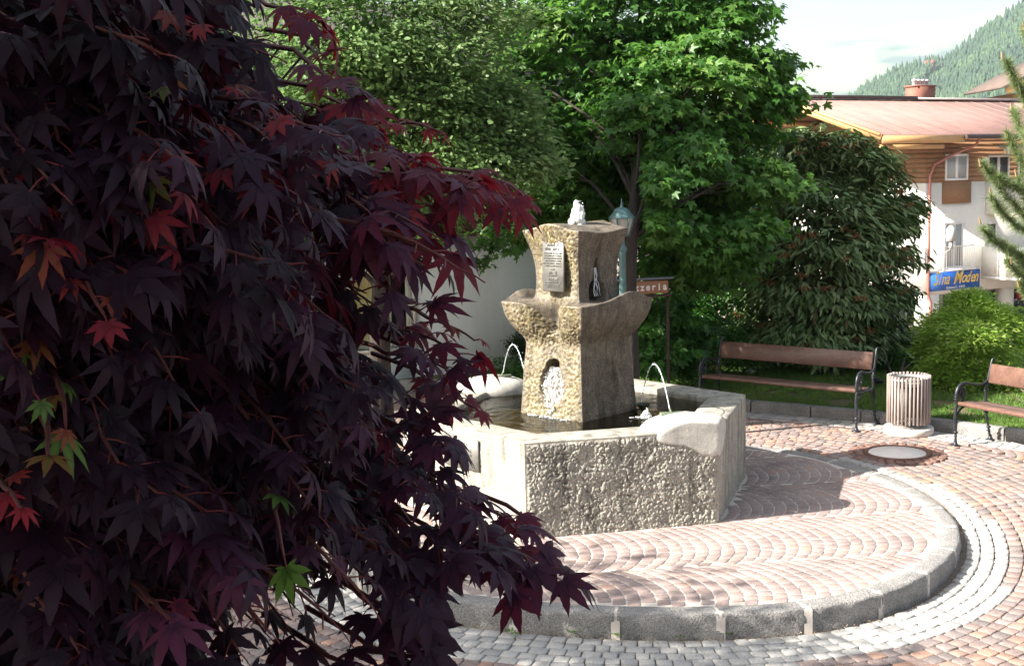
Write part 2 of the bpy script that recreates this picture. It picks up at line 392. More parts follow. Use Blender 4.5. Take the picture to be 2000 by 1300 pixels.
# lawn kerb, lawn, grass
g = G(); s0 = 0; P = []
for k in range(len(K2)-1):
    n = max(2, int(np.linalg.norm(K2[k+1]-K2[k])/.06)); P += [K2[k]+(K2[k+1]-K2[k])*i/n for i in range(n)]
P = np.array(P)
for _ in range(12): P[1:-1] = (P[:-2]+P[2:]+2*P[1:-1])/4
k = 0
while k < len(P)-3:
    n = random.randint(11, 15); seg = P[k:min(k+n, len(P))]; k += n-1
    if len(seg) < 3: break
    T = np.gradient(seg, axis=0); T /= np.linalg.norm(T, axis=1)[:, None]; N = np.stack([T[:, 1], -T[:, 0]], -1)
    seg = seg.copy(); seg[0] += T[0]*.008; seg[-1] -= T[-1]*.008
    sec = [(.0, -.12), (.0, 0), (.0, .06), (.002, .105), (-.012, .124), (-.06, .127), (-.12, .125), (-.14, .115), (-.14, -.1)]
    V = np.array([(p[0]+nn[0]*u, p[1]+nn[1]*u, z) for p, nn in zip(seg, N) for (u, z) in sec])
    V[:, :2] += np.repeat(N, len(sec), 0)*(vnoise(V, 18, 3, 3)*.008)[:, None]; V[:, 2] += vnoise(V, 6, 2, 4)*.005
    g.grid(V, len(seg), len(sec))
    for e in (0, len(seg)-1):
        E_ = V[e*len(sec):(e+1)*len(sec)]; g.add(np.vstack([E_, E_.mean(0)]), [(i, i+1, len(sec)) for i in range(len(sec)-1)])
tag(g.build('lawn_kerb', granite, smooth=True), kind='structure')
xs = np.linspace(-6, 10, 120); V = []
for x in xs:
    y0 = k2y(x)+.1
    for v in np.linspace(0, 1, 40): V.append((x, y0+(21.5-y0)*v, .09+.03*v))
V = np.array(V); V[:, 2] += vnoise(V, 2.5, 3)*.02
tag(G().grid(V, 120, 40).build('lawn_soil', simple('soil_mat', srgb(70, 74, 40), srgb(96, 86, 60), 5, .95, 50, .6, .02), smooth=True), kind='structure')
n = 150000; x = rng.uniform(1.2, 8.6, n); y = k2y(x)+.09+rng.random(n)**1.3*(20.6-k2y(x))
den = vnoise(np.stack([x, y, x*0], -1), 3.1, 3, 77); ok = den > -.42; x = x[ok]; y = y[ok]; n = len(x); den = den[ok]
hgt = rng.uniform(.02, .05, n)*(1+.5*(rng.random(n) < .06)); a = rng.uniform(0, 2*PI, n); w = rng.uniform(.004, .007, n)
lean = rng.normal(0, .02, (n, 2)); z = np.full(n, .1)
V = np.stack([np.stack([x-np.cos(a)*w, y-np.sin(a)*w, z], -1), np.stack([x+np.cos(a)*w, y+np.sin(a)*w, z], -1), np.stack([x+lean[:, 0], y+lean[:, 1], z+hgt], -1)], 1)
tg = np.clip(.5+.5*vnoise(np.stack([x, y, x*0], -1), 1.7, 3, 5)+rng.normal(0, .15, n), 0, 1)
g = G().add(V.reshape(-1, 3), np.arange(n*3).reshape(-1, 3), np.repeat(tg, 3))
mg = leafmat('grass_mat', [(0, (.06, .12, .02, 1)), (.5, (.10, .20, .03, 1)), (.85, (.16, .26, .05, 1)), (1, (.28, .25, .10, 1))], (.1, .22, .02, 1), .35, .6)
tag(g.build('lawn_grass', mg), kind='stuff')
# little weeds in the kerb joints and litter on the soil under the shrubs
g = G()
for (px, py) in [(995, 1232), (1010, 1237), (1120, 1234), (1205, 1240), (1330, 1243), (1420, 1236), (1780, 1160), (1790, 1157), (1700, 1190), (1585, 800), (1480, 806), (860, 1220)]:
    p = W(px, py, z=-.13 if py > 900 else .0)
    for _ in range(26):
        a = random.uniform(0, 2*PI); r = random.uniform(0, .045); q = p+np.array([math.cos(a)*r, math.sin(a)*r*.7, 0]); h = random.uniform(.008, .03)
        b = random.uniform(0, 2*PI); e = np.array([math.cos(b), math.sin(b), .4])*h; s_ = np.array([-math.sin(b), math.cos(b), 0])*h*.3
        g.add([q, q+e*.5+s_, q+e, q+e*.5-s_], [(0, 1, 2, 3)], random.random())
tag(g.build('joint_weeds', mg), kind='stuff')
g = G()                                            # grit and crumbs lying along the foot of the kerb and on the setts
for _ in range(1500):
    th = random.uniform(-2.6, .4); r = float(rk(th)); r += abs(random.gauss(0, .05))+.01 if random.random() < .75 else random.uniform(-2, 1)
    p = np.array([CP[0]+r*math.cos(th), CP[1]+r*math.sin(th)]); inside = r < float(rk(th)); z = .004 if inside else float(gz(p[0], p[1]))+.004
    if inside and hexdist(p[None], HEXR)[0] < .03: continue
    s_ = random.uniform(.002, .008); g.box((p[0], p[1], z), (s_, s_*random.uniform(.5, 1), s_*.6), rz=random.uniform(0, 3), tint=random.random())
tag(g.build('grit', simple('grit_mat', srgb(120, 104, 84), srgb(190, 176, 150), 30, .9, tintamt=.3)), kind='stuff')

# --- forested hill and far mountain
rid_px = np.array([1500, 1560, 1630, 1662, 1700, 1760, 1800, 1830, 1850, 1880, 1905, 1925, 1950, 2000, 2060, 2300]); rid_py = np.array([322, 262, 216, 200, 172, 143, 131, 126, 122, 100, 78, 62, 44, 14, -20, -140])
def hillp(px, t):
    yr = np.interp(px, rid_px, rid_py); P = np.array([W(a, b, Y=1500.) for a, b in zip(px, yr)]); Yd = 800+700*t
    x = P[:, 0]*Yd/1500; zb = -3.9; z = zb+(P[:, 2]-zb)*t**1.15
    return np.stack([x, Yd, z], -1)
pxs = np.linspace(1500, 2300, 80); ts = np.linspace(0, 1, 30)
PX, TS = np.meshgrid(pxs, ts, indexing='ij'); V = hillp(PX.ravel(), TS.ravel())
V2 = V.reshape(80, 30, 3); back = V2[:, -1:, :]*np.array([1.3, 1.35, 0])+np.array([0, 0, -3.9]); V2 = np.concatenate([V2, back], 1)
tag(G().grid(V2.reshape(-1, 3), 80, 31).build('forested_hill', simple('hill_mat', (.05, .1, .03, 1), (.13, .2, .05, 1), .01, .95, .05, .2, 1), smooth=True), kind='structure')
n = 9500; px = rng.uniform(1575, 2120, n); t_ = rng.random(n)**.8; P = hillp(px, t_)
dn = vnoise(P*np.array([1, 1, 0]), .012, 2, 3); meadow = (np.abs(px-1815-(t_-.8)*200) < 14) & (t_ < .92) & (t_ > .45)
ok = ~meadow; P = P[ok]; n = len(P)
TV = []; TF = []; 
for (z0, z1, r_) in ((.05, .5, .21), (.28, .75, .16), (.55, 1, .1)):
    b = len(TV)
    for i in range(6): TV.append((math.cos(i*PI/3)*r_, math.sin(i*PI/3)*r_, z0+(.05 if i % 2 else 0)))
    TV.append((0, 0, z1))
    for i in range(6): TF.append((b+i, b+(i+1) % 6, b+6))
TV = np.array(TV); TF = np.array(TF)
S_ = rng.uniform(8, 16, n); fat = np.where(rng.random(n) < .3, 1.7, 1.0)*rng.uniform(.8, 1.3, n); a = rng.uniform(0, 6, n)
M = np.zeros((n, 3, 3)); M[:, 0, 0] = np.cos(a)*S_*fat; M[:, 0, 1] = -np.sin(a)*S_*fat; M[:, 1, 0] = np.sin(a)*S_*fat; M[:, 1, 1] = np.cos(a)*S_*fat; M[:, 2, 2] = S_*np.where(fat > 1.35, .7, 1)
g = G().inst(TV, TF, M, P, np.clip(.45+.35*dn[ok]+.25*(fat > 1.35)+rng.normal(0, .12, n), 0, 1))
m, t, o = new_mat('forest_mat'); pbr(t, o, ramp(t, attr(t), [(0, (.018, .042, .026, 1)), (.5, (.032, .068, .034, 1)), (1, (.07, .12, .045, 1))]), .9)
tag(g.build('forest', m), kind='stuff')
mpx = np.linspace(900, 2500, 120); mpy = np.interp(mpx, [900, 1300, 1500, 1700, 1850, 2000, 2200, 2500], [210, 150, 105, 62, 30, 2, -30, -60])
V = []
for a, b in zip(mpx, mpy):
    P6 = W(a, b, Y=6500.)
    for t_ in np.linspace(0, 1, 50): V.append((P6[0]*(.5+.5*t_), 3250+3250*t_, -4+(P6[2]+4)*t_**1.1))
V = np.array(V); V[:, 2] += vnoise(V*np.array([1, 1, 0]), .0012, 4, 21)*45*sstep(3250, 4200, V[:, 1])
V2 = V.reshape(120, 50, 3); V2 = np.concatenate([V2, V2[:, -1:]*np.array([1.2, 1.3, 0])+np.array([0, 0, -4])], 1)
m, t, o = new_mat('mountain_mat')
col = ramp(t, noise(t, .0016, 4, .5, stretch=(1, .35, 1.3)), [(.44, (.012, .03, .03, 1)), (.5, (.025, .05, .035, 1)), (.54, (.13, .18, .08, 1)), (.7, (.17, .2, .11, 1))])
pbr(t, o, col, .95); tag(G().grid(V2.reshape(-1, 3), 120, 51).build('mountain', m, smooth=True), kind='structure')
# haze
g = G().box((1500, 3900, 450), (12000, 10400, 920))
m = bpy.data.materials.new('haze_mat'); m.use_nodes = True; t = m.node_tree; t.nodes.clear(); o = t.nodes.new('ShaderNodeOutputMaterial')
pv = t.nodes.new('ShaderNodeVolumePrincipled'); pv.inputs['Color'].default_value = (.74, .87, 1, 1); pv.inputs['Density'].default_value = HAZE = 0.00012; pv.inputs['Anisotropy'].default_value = .3
t.links.new(pv.outputs[0], o.inputs['Volume']); tag(g.build('haze', m), kind='stuff')
# ================================================================ FOUNTAIN
fountain = thing('fountain', (FC[0], FC[1], 0), 'weathered hexagonal stone fountain with carved petalled pillar and thin water jets on the round platform', 'fountain')
def stone(name, dark, mid, light, algae=0.0, rough=.85, bs=70, bd=.006, bstr=.8, wet=0.0):
    m, t, o = new_mat(name)
    col = ramp(t, noise(t, 7, 6, .7), [(.28, dark), (.5, mid), (.72, light)])
    col = mixc(t, .55, col, ramp(t, noise(t, 95, 4, .7), [(.34, dark), (.5, mid), (.64, light)]))
    # vertical weather streaks
    st = noise(t, 9, 5, .6, stretch=(1, 1, .12)); col = mixc(t, ramp(t, st, [(.5, (0, 0, 0, 1)), (.66, (.85, .85, .85, 1))]), col, dark)
    r = rough
    if algae:
        f = math_(t, 'MULTIPLY', attr(t), ramp(t, noise(t, 11, 6, .7), [(.35, (.25, .25, .25, 1)), (.6, (1, 1, 1, 1))]))
        ac = ramp(t, noise(t, 30, 4, .7), [(.36, srgb(58, 48, 28)), (.46, srgb(112, 98, 56)), (.56, srgb(150, 138, 98)), (.68, srgb(202, 196, 166))])
        col = mixc(t, f, col, ac); r = math_(t, 'SUBTRACT', rough, math_(t, 'MULTIPLY', attr(t), .5))
    nb = bump(t, noise(t, bs, 5, .65), bstr, bd); nb = bump(t, noise(t, bs*.35, 3), .5, bd*1.5, nb)
    pbr(t, o, col, r, nb); return m
basin_mat = stone('basin_stone_mat', srgb(100, 97, 90), srgb(152, 148, 138), srgb(194, 188, 175))
rim_mat = basin_mat
# basin: six hammered outer faces, rim, inner faces
g = G(); HB = .80; a6 = math.radians(-108.77)+np.arange(7)*PI/3; RI = 1.27
OV = np.stack([FC[0]+HEXR*np.cos(a6), FC[1]+HEXR*np.sin(a6)], -1); IV = np.stack([FC[0]+RI*np.cos(a6), FC[1]+RI*np.sin(a6)], -1)
def rockface(A, B, z0, z1, nu, nv, amp, seed, kind):
    u = np.linspace(0, 1, nu); v = np.linspace(0, 1, nv); U, Vv = np.meshgrid(u, v, indexing='ij')
    P = np.stack([A[0]+(B[0]-A[0])*U, A[1]+(B[1]-A[1])*U, z0+(z1-z0)*Vv], -1).reshape(-1, 3); U = U.ravel(); Vv = Vv.ravel()
    L = np.linalg.norm(B-A); n = np.array([(B-A)[1], -(B-A)[0], 0])/L
    edge = np.minimum(np.minimum(U, 1-U)*L, (1-Vv)*(z1-z0)); m = sstep(.012, .035, edge)
    Q = P+np.stack([vnoise(P, 9, 2, seed+40+k) for k in range(3)], -1)*.03
    if kind == 'lumps':
        Q = P+np.stack([vnoise(P, 20, 2, seed+40+k) for k in range(3)], -1)*.03
        d1, d2 = worley(Q*np.array([1, 1, .8]), 38, seed); h = np.sqrt(np.clip(1-d1**2*1.25, 0, 1))*1.3-.7
        d1, d2 = worley(Q, 60, seed+5); h = h+.45*np.sqrt(np.clip(1-d1**2*1.25, 0, 1))-.2+.6*vnoise(P, 8, 2, seed+2)
    else:
        h = vnoise(Q*np.array([1, 1, .45]), 26, 3, seed)*1.0+vnoise(P, 70, 2, seed+3)*.5
    P = P+n*((h*amp-.2*amp)*m)[:, None]
    return P
for k in range(6):
    A, B = OV[k], OV[k+1]
    if k == 0: P = rockface(A, B, -.02, HB-.006, 320, 160, .020, 1, 'lumps'); nu, nv = 320, 160
    elif k in (1, 5): P = rockface(A, B, -.02, HB-.006, 200, 100, .007, k+3, 'tool'); nu, nv = 200, 100
    else: P = rockface(A, B, -.02, HB-.006, 60, 30, .008, k+3, 'tool'); nu, nv = 60, 30
    g.grid(P, nu, nv, .5)
# rim: bevelled edge + top
def ringh(Ro, Z): return [(FC[0]+Ro*math.cos(a), FC[1]+Ro*math.sin(a), Z) for a in a6]
secs = [(HEXR, HB-.006), (HEXR-.008, HB+.001), (HEXR-.05, HB+.003), (RI+.14, HB+.002), (RI+.03, HB), (RI+.006, HB-.008), (RI, HB-.03), (RI+.01, HB-.12), (RI, .45)]
n = 24; V = []
for (Ro, Z) in secs:
    r = np.array(ringh(Ro, Z)); row = np.concatenate([r[k]+(r[k+1]-r[k])*np.linspace(0, 1, n, endpoint=False)[:, None] for k in range(6)]); V.append(row)
V = np.stack(V, 1); V[:, 1:, 2] += (vnoise(V.reshape(-1, 3), 6, 3, 3)*.004).reshape(V.shape[0], -1)[:, 1:]
g.grid(V.reshape(-1, 3), n*6, len(secs), .5, closed=True)
basin = g.build('basin', basin_mat, fountain, smooth=True)
g = G().prism(IV[:6]*1.0, .40, .60); g.build('basin_floor', simple('basin_floor_mat', srgb(132, 100, 56), srgb(184, 156, 104), 4, .8, 40, .6, .01), fountain)
# water
xs = np.linspace(-1.3, 1.3, 180); X, Y = np.meshgrid(xs, xs, indexing='ij'); P = np.stack([X.ravel()+FC[0], Y.ravel()+FC[1]], -1)
r_ = np.hypot(P[:, 0]-.35, P[:, 1]-10.95)
zw = .745+.0035*np.sin(r_*55)*np.exp(-r_*2.2)+vnoise(np.c_[P, P[:, 0]*0], 9, 3, 6)*.005+vnoise(np.c_[P, P[:, 0]*0], 30, 2, 7)*.0018
r2 = np.hypot(P[:, 0]-1.22, P[:, 1]-10.95); zw += .006*np.sin(r2*50)*np.exp(-r2*5)
Vw = np.c_[P, zw]; i, j = np.meshgrid(np.arange(179), np.arange(179), indexing='ij'); i = i.ravel(); j = j.ravel()
F = np.stack([i*180+j, (i+1)*180+j, (i+1)*180+j+1, i*180+j+1], -1); cc = P[F].mean(1); F = F[hexdist(cc, RI) < .005]
used = np.unique(F); remap = -np.ones(len(P), int); remap[used] = np.arange(len(used))
m, t, o = new_mat('water_mat'); gl = t.nodes.new('ShaderNodeBsdfGlossy'); gl.inputs['Roughness'].default_value = .04; tr = t.nodes.new('ShaderNodeBsdfTransparent'); tr.inputs[0].default_value = (.82, .8, .66, 1)
fr = t.nodes.new('ShaderNodeFresnel'); fr.inputs[0].default_value = 1.33; ms = t.nodes.new('ShaderNodeMixShader'); nb = bump(t, noise(t, 38, 4, .6), .35, .01)
t.links.new(nb, gl.inputs['Normal']); t.links.new(nb, fr.inputs['Normal']); t.links.new(fr.outputs[0], ms.inputs[0]); t.links.new(tr.outputs[0], ms.inputs[1]); t.links.new(gl.outputs[0], ms.inputs[2]); t.links.new(ms.outputs[0], o.inputs[0]); water_mat = m
G().add(Vw[used], remap[F]).build('basin_water', water_mat, fountain, smooth=True)

# --- pillar
NF = 110
#      z corner, a(half diagonal), z offset mid A, z offset mid B, push mid A, push mid B  (push: outwards, metres)
rows = [(.50, .560, 0, 0, 0, 0), (.75, .545, 0, 0, 0, .0), (.95, .525, 0, 0, -.005, 0), (1.20, .505, 0, 0, -.02, 0), (1.36, .482, 0, 0, -.045, .0), (1.43, .478, 0, 0.0, -.06, .004),
        (1.475, .515, -.01, .0, -.08, .012), (1.53, .578, -.03, .005, -.13, .03), (1.60, .634, -.06, .015, -.19, .045), (1.69, .68, -.11, .04, -.20, .05), (1.76, .694, -.155, .065, -.22, .045), (1.795, .706, -.185, .085, -.225, .035),
        (1.800, .700, -.185, .086, -.222, .03), (1.797, .67, -.18, .082, -.21, .02), (1.79, .60, -.15, .03, -.18, 0), (1.79, .50, -.14, -.005, -.12, -.01), (1.80, .42, -.12, -.015, -.07, -.01), (1.82, .392, -.08, -.01, -.045, 0),
        (1.87, .380, -.03, 0, -.03, 0), (2.00, .370, 0, 0, -.025, -.01), (2.12, .378, 0, 0, -.015, -.02), (2.24, .405, 0, 0, 0, -.025), (2.34, .448, .01, -.01, .012, -.02), (2.41, .480, .04, -.02, .02, -.005), (2.442, .492, .062, -.028, .02, 0),
        (2.449, .487, .063, -.03, .018, 0), (2.452, .46, .06, -.03, .01, 0), (2.47, .33, .04, -.02, 0, 0), (2.485, .2, .02, 0, 0, 0), (2.49, .08, 0, 0, 0, 0), (2.49, .01, 0, 0, 0, 0)]
R_ = np.array(rows); L_ = np.concatenate([[0], np.cumsum(np.hypot(np.diff(R_[:, 0]), np.diff(R_[:, 1])) + 1e-3)])
NV = 300; s = np.linspace(0, L_[-1], NV); RR = np.stack([np.interp(s, L_, R_[:, k]) for k in range(6)], -1)
K_ = np.ones(5)/5; sharp = np.abs(s[:, None]-L_[[11, 12, 24, 25]][None]).min(1) < .012
for k in range(6):
    for _ in range(3):
        sm = RR[:, k].copy(); sm[2:-2] = np.convolve(RR[:, k], K_, 'valid'); RR[:, k] = np.where(sharp, RR[:, k], sm)
Cn = np.array([(-1, 0), (0, -1), (1, 0), (0, 1), (-1, 0)], float); V = []; TN = []; TT_ = []; FI = []
for f in range(4):
    tt = np.linspace(-1, 1, NF, endpoint=False); nrm = (Cn[f]+Cn[f+1]); nrm /= np.linalg.norm(nrm)
    isA = f % 2 == 0; w = np.cos(PI/2*tt)**2; wl = (1-np.abs(tt)**1.4)
    if isA: w2 = np.exp(-(tt-.02)**2/.085); w3 = w2
    else: w2 = np.cos(PI/2*(tt-.36*(1-tt**2)))**2; w3 = 1-tt**2
    for t_, a_, b_ in zip(tt, w2, w3):
        base = Cn[f]*(1-t_)/2+Cn[f+1]*(1+t_)/2
        zmid = RR[:, 2] if isA else RR[:, 3]; push = RR[:, 4] if isA else RR[:, 5]
        wz = np.where(RR[:, 0] > 2.3, w[np.abs(tt-t_).argmin()], a_)
        xy = base[None]*RR[:, 1:2]+nrm[None]*(push*b_)[:, None]
        V.append(np.c_[xy[:, 0]+FC[0], xy[:, 1]+FC[1], RR[:, 0]+zmid*wz]); FI.append(np.full(NV, f)); TT_.append(np.full(NV, t_))
V = np.array(V); NU = len(V); FI = np.array(FI); TT_ = np.array(TT_)
dU = np.roll(V, -1, 0)-np.roll(V, 1, 0); dV = np.gradient(V, axis=1); N = np.cross(dU, dV); N /= np.linalg.norm(N, axis=2)[..., None]+1e-9
z = V[..., 2]; t_ = TT_; srow = np.broadcast_to(s, z.shape); low = srow < L_[11]; up = (srow > L_[16]) & (srow < L_[24]); 
face2 = np.array([np.array(Cn[f]+Cn[f+1])/math.sqrt(2) for f in range(4)])[FI]
dep = np.zeros_like(z); smooth_ = np.zeros_like(z)
wid = .375
tx = t_*wid                                            # metres across the face
for f in (0, 2):                                       # carved mouth with a teardrop dish under it
    mk = (FI == f) & low
    hole = 1-sstep(.75, 1.05, np.sqrt((tx/.088)**2+((z-1.215)/.062)**2)); dep += mk*hole*.20
    r = (z-.86)/.40; hw = .155*np.sqrt(np.clip(np.sin(np.clip(r, 0, 1)**.75*PI), 0, 1)); q = np.abs(tx)/np.maximum(hw, 1e-3)
    dish = mk*(1-sstep(.8, 1.05, q))*((z > .86) & (z < 1.26)); dep += dish*.045*(1-hole); smooth_ = np.maximum(smooth_, dish)
for f in (1, 3):
    mk = (FI == f) & low
    r = (z-.86)/.46; hw = .135*np.sqrt(np.clip(np.sin(np.clip(r, 0, 1)**.75*PI), 0, 1)); q = np.abs(tx-.01)/np.maximum(hw, 1e-3)
    dish = mk*(1-sstep(.9, 1.03, q))*((z > .86) & (z < 1.32)); dep += dish*.05*(1-sstep(1.05, 1.3, z)); smooth_ = np.maximum(smooth_, dish)
    mk = (FI == f) & up
    r = np.clip((2.19-z)/.27, 0, 1); hw = .016+.07*r**.8; q = np.abs(tx+.015)/hw
    nic = mk*(1-sstep(.75, 1.1, q))*(z < 2.19)*(z > 1.90); dep += nic*.10*np.clip(r*1.4+.4, 0, 1); smooth_ = np.maximum(smooth_, nic*.7)
    hol = mk*(1-sstep(.8, 1.05, np.sqrt(((tx+.03)/.16)**2+((z-1.87)/.13)**2))); dep += hol*.2
V = V-face2_ if False else V
V[..., :2] -= face2*dep[..., None]
Pf = V.reshape(-1, 3)
Q = Pf+np.stack([vnoise(Pf, 12, 2, 60+k) for k in range(3)], -1)*.02
lump = .5-1.3*np.abs(vnoise(Q, 34, 2, 9))
fine = vnoise(Pf, 70, 3, 4)
Aface = ((FI % 2) == 0).ravel(); edge = (1-np.abs(TT_)).ravel()*wid; em = sstep(.003, .02, edge)
amp = np.where(Aface, .016, .009)*em; topm = (srow > L_[12]).ravel() & (srow < L_[17]).ravel(); toptop = (srow >= L_[25]).ravel(); amp = np.where(topm | toptop, .002, amp)*(1-.85*smooth_.ravel())
# chiselled strokes on the upper left of the sunny face
fl = np.sin((Pf[:, 2]*1.0+.35*(Pf[:, 0]-Pf[:, 1]))*260+2*fine); strokes = (up.ravel() & Aface & (TT_.ravel() < -.25)); 
disp = amp*(lump+.5*fine); disp = np.where(strokes, .004*fl*em+.3*disp, disp)
Pf = Pf+N.reshape(-1, 3)*disp[:, None]
alg = np.where(Aface, .72, .10)*(1-.4*toptop)*np.where(topm | toptop, .25, 1)
alg = np.clip(alg*(.75+.5*vnoise(Pf, 5, 3, 90))+.6*np.exp(-np.abs(TT_.ravel()-.02)/.12)*(Pf[:, 2] > 2.2)*Aface-.35*smooth_.ravel(), 0, 1)
alg = alg*(.35+.65*sstep(.012, .05, edge)); g = G().grid(Pf, NU, NV, alg, closed=True)
pillar_mat = stone('pillar_stone_mat', srgb(46, 41, 36), srgb(86, 78, 69), srgb(152, 140, 124), algae=1, rough=.75, bs=110, bd=.004)
pillar = g.build('pillar', pillar_mat, fountain, smooth=True)

# --- plaques (relief too worn to read: strokes only)
def strokes_relief(g, org, U, Vd, Nn, w, h, lines, seed):
    R = random.Random(seed); org = np.array(org, float)
    for (yc, hh, x0, x1) in lines:
        x = x0
        while x < x1-hh*.5:
            lw = hh*R.uniform(.45, .8)
            if R.random() < .14: x += lw; continue
            for _ in range(R.randint(2, 3)):
                k = R.random(); a = (x+R.uniform(0, lw*.3), yc-hh/2*R.uniform(.5, 1)); b = (x+R.uniform(.4, .9)*lw, yc+hh/2*R.uniform(.5, 1))
                if k < .35: a = (x+lw*R.choice((0, .5)), yc-hh/2); b = (a[0]+R.uniform(-.1, .1)*lw, yc+hh/2)
                elif k < .6: a = (x, yc+R.choice((-1, 0, 1))*hh/2); b = (x+lw*.7, a[1]+R.uniform(-.1, .1)*hh)
                P = [org+U*p[0]*w+Vd*p[1]*h for p in (a, b)]; g.beam(P[0]+Nn*.002, P[1]+Nn*.002, hh*h*.17, .004, up=Nn, bev=.001)
            x += lw*1.15
bronze = simple('plaque_metal_mat', srgb(106, 106, 102), srgb(134, 132, 128), 12, .5, 90, .3, .002, metal=.6)
nA = np.array([-.7071, -.7071, 0]); uA = np.array([.7071, -.7071, 0]); vA = np.array([0, 0, 1.])
def plaque(name, c, w, h, U, N_, tilt, lines, seed):
    c = np.array(c, float); Vt = np.array([0, 0, 1.])*math.cos(tilt)+N_*math.sin(tilt); Nt = np.cross(U, Vt); Nt /= np.linalg.norm(Nt)
    if np.dot(Nt, N_) < 0: Nt = -Nt
    g = G().box(c, (w, .022, h), R=np.stack([U, -Nt, Vt], 1), bev=.006)
    pl = g.build(name, bronze, fountain)
    g = G(); strokes_relief(g, c+Nt*.0115-U*w/2-Vt*h/2, U, Vt, Nt, w, h, lines, seed); g.build('relief_lettering', bronze, pl); return pl
lines = [(.915, .05, .22, .8), (.84, .06, .15, .85), (.755, .032, .1, .92), (.705, .032, .1, .92), (.655, .032, .08, .92), (.605, .032, .15, .9), (.555, .032, .06, .92), (.505, .032, .15, .9), (.44, .025, .4, .6), (.375, .06, .28, .75), (.315, .03, .3, .7), (.245, .065, .3, .78), (.18, .03, .15, .88), (.13, .028, .1, .85), (.09, .025, .2, .8)]
plaque('inscription_plaque', (.405-.012, 11.09-.012, 2.128), .262, .46, uA, nA, -.03, lines, 4)
A, B = OV[5], OV[6]; U = (B-A)/np.linalg.norm(B-A); U3 = np.array([U[0], U[1], 0]); N3 = np.array([U[1], -U[0], 0])
c = np.array([*(A+(B-A)*.52), .60])+N3*.012
plaque('basin_plaque', c, .46, .27, U3, N3, 0, [(.82, .1, .2, .75), (.62, .08, .15, .85), (.48, .08, .2, .85), (.34, .08, .3, .8), (.18, .07, .45, .8)], 9)

# --- boulders carved on two corners of the rim, each with a nozzle plate
boulder_mat = stone('boulder_mat', srgb(146, 144, 138), srgb(184, 182, 174), srgb(214, 210, 200), rough=.7, bs=60, bd=.003, bstr=.4)
def boulder(ci, seed):
    cor = OV[ci]; dirc = (FC-cor)/np.linalg.norm(FC-cor); e = (OV[(ci-1) % 6]-cor); e /= np.linalg.norm(e)
    c2 = cor+dirc*.20+e*.12; nu, nv = 90, 60; V = []
    U = e; Wd = np.array([-e[1], e[0]]); 
    if np.dot(Wd, dirc) < 0: Wd = -Wd
    for i in range(nu):
        a = i*2*PI/nu
        for j in range(nv):
            b = -PI/2+PI*j/(nv-1)
            x = math.cos(a)*math.cos(b); y = math.sin(a)*math.cos(b); zz = math.sin(b)
            zz = math.copysign(abs(zz)**.85, zz)
            V.append((c2[0]+U[0]*x*.42+Wd[0]*y*.27, c2[1]+U[1]*x*.42+Wd[1]*y*.27, .75+zz*(.175 if zz > 0 else .09+.17*float(sstep(.34, .05, np.hypot(c2[0]+U[0]*x*.42+Wd[0]*y*.27-cor[0], c2[1]+U[1]*x*.42+Wd[1]*y*.27-cor[1]))))))
    V = np.array(V)
    # outside the wall it only stands a couple of centimetres proud
    an = math.radians(-108.77)+np.arange(6)*PI/3+PI/6; n6 = np.stack([np.cos(an), np.sin(an)], -1)
    for k in range(6):
        d = (V[:, :2]-FC)@n6[k]-HEXR*math.cos(PI/6); ov = np.maximum(d-.0, 0); lim = .018*np.tanh(ov/.018)
        V[:, :2] -= n6[k][None]*(ov-lim)[:, None]
    V = V+vnoise(V, 7, 3, seed)[:, None]*np.array([.006, .006, .012])
    b = G().grid(V, nu, nv, .5, closed=True).build('corner_boulder', boulder_mat, fountain, smooth=True)
    nz = np.array([*(c2+dirc*.05+e*.09), .925]); g = G().box(nz+np.array([0, 0, -.006]), (.2, .06, .02), rz=math.atan2(e[1], e[0]), bev=.005)
    g.tube([nz, nz+np.array([dirc[0]*.02, dirc[1]*.02, .035])], [.011, .009], 10)
    g.build('nozzle_plate', simple('verdigris_mat_%d' % ci, srgb(88, 100, 84), srgb(120, 128, 108), 20, .6, metal=.3), b)
    return nz+np.array([dirc[0]*.02, dirc[1]*.02, .03])
n1 = boulder(1, 3); n2 = boulder(4, 5)
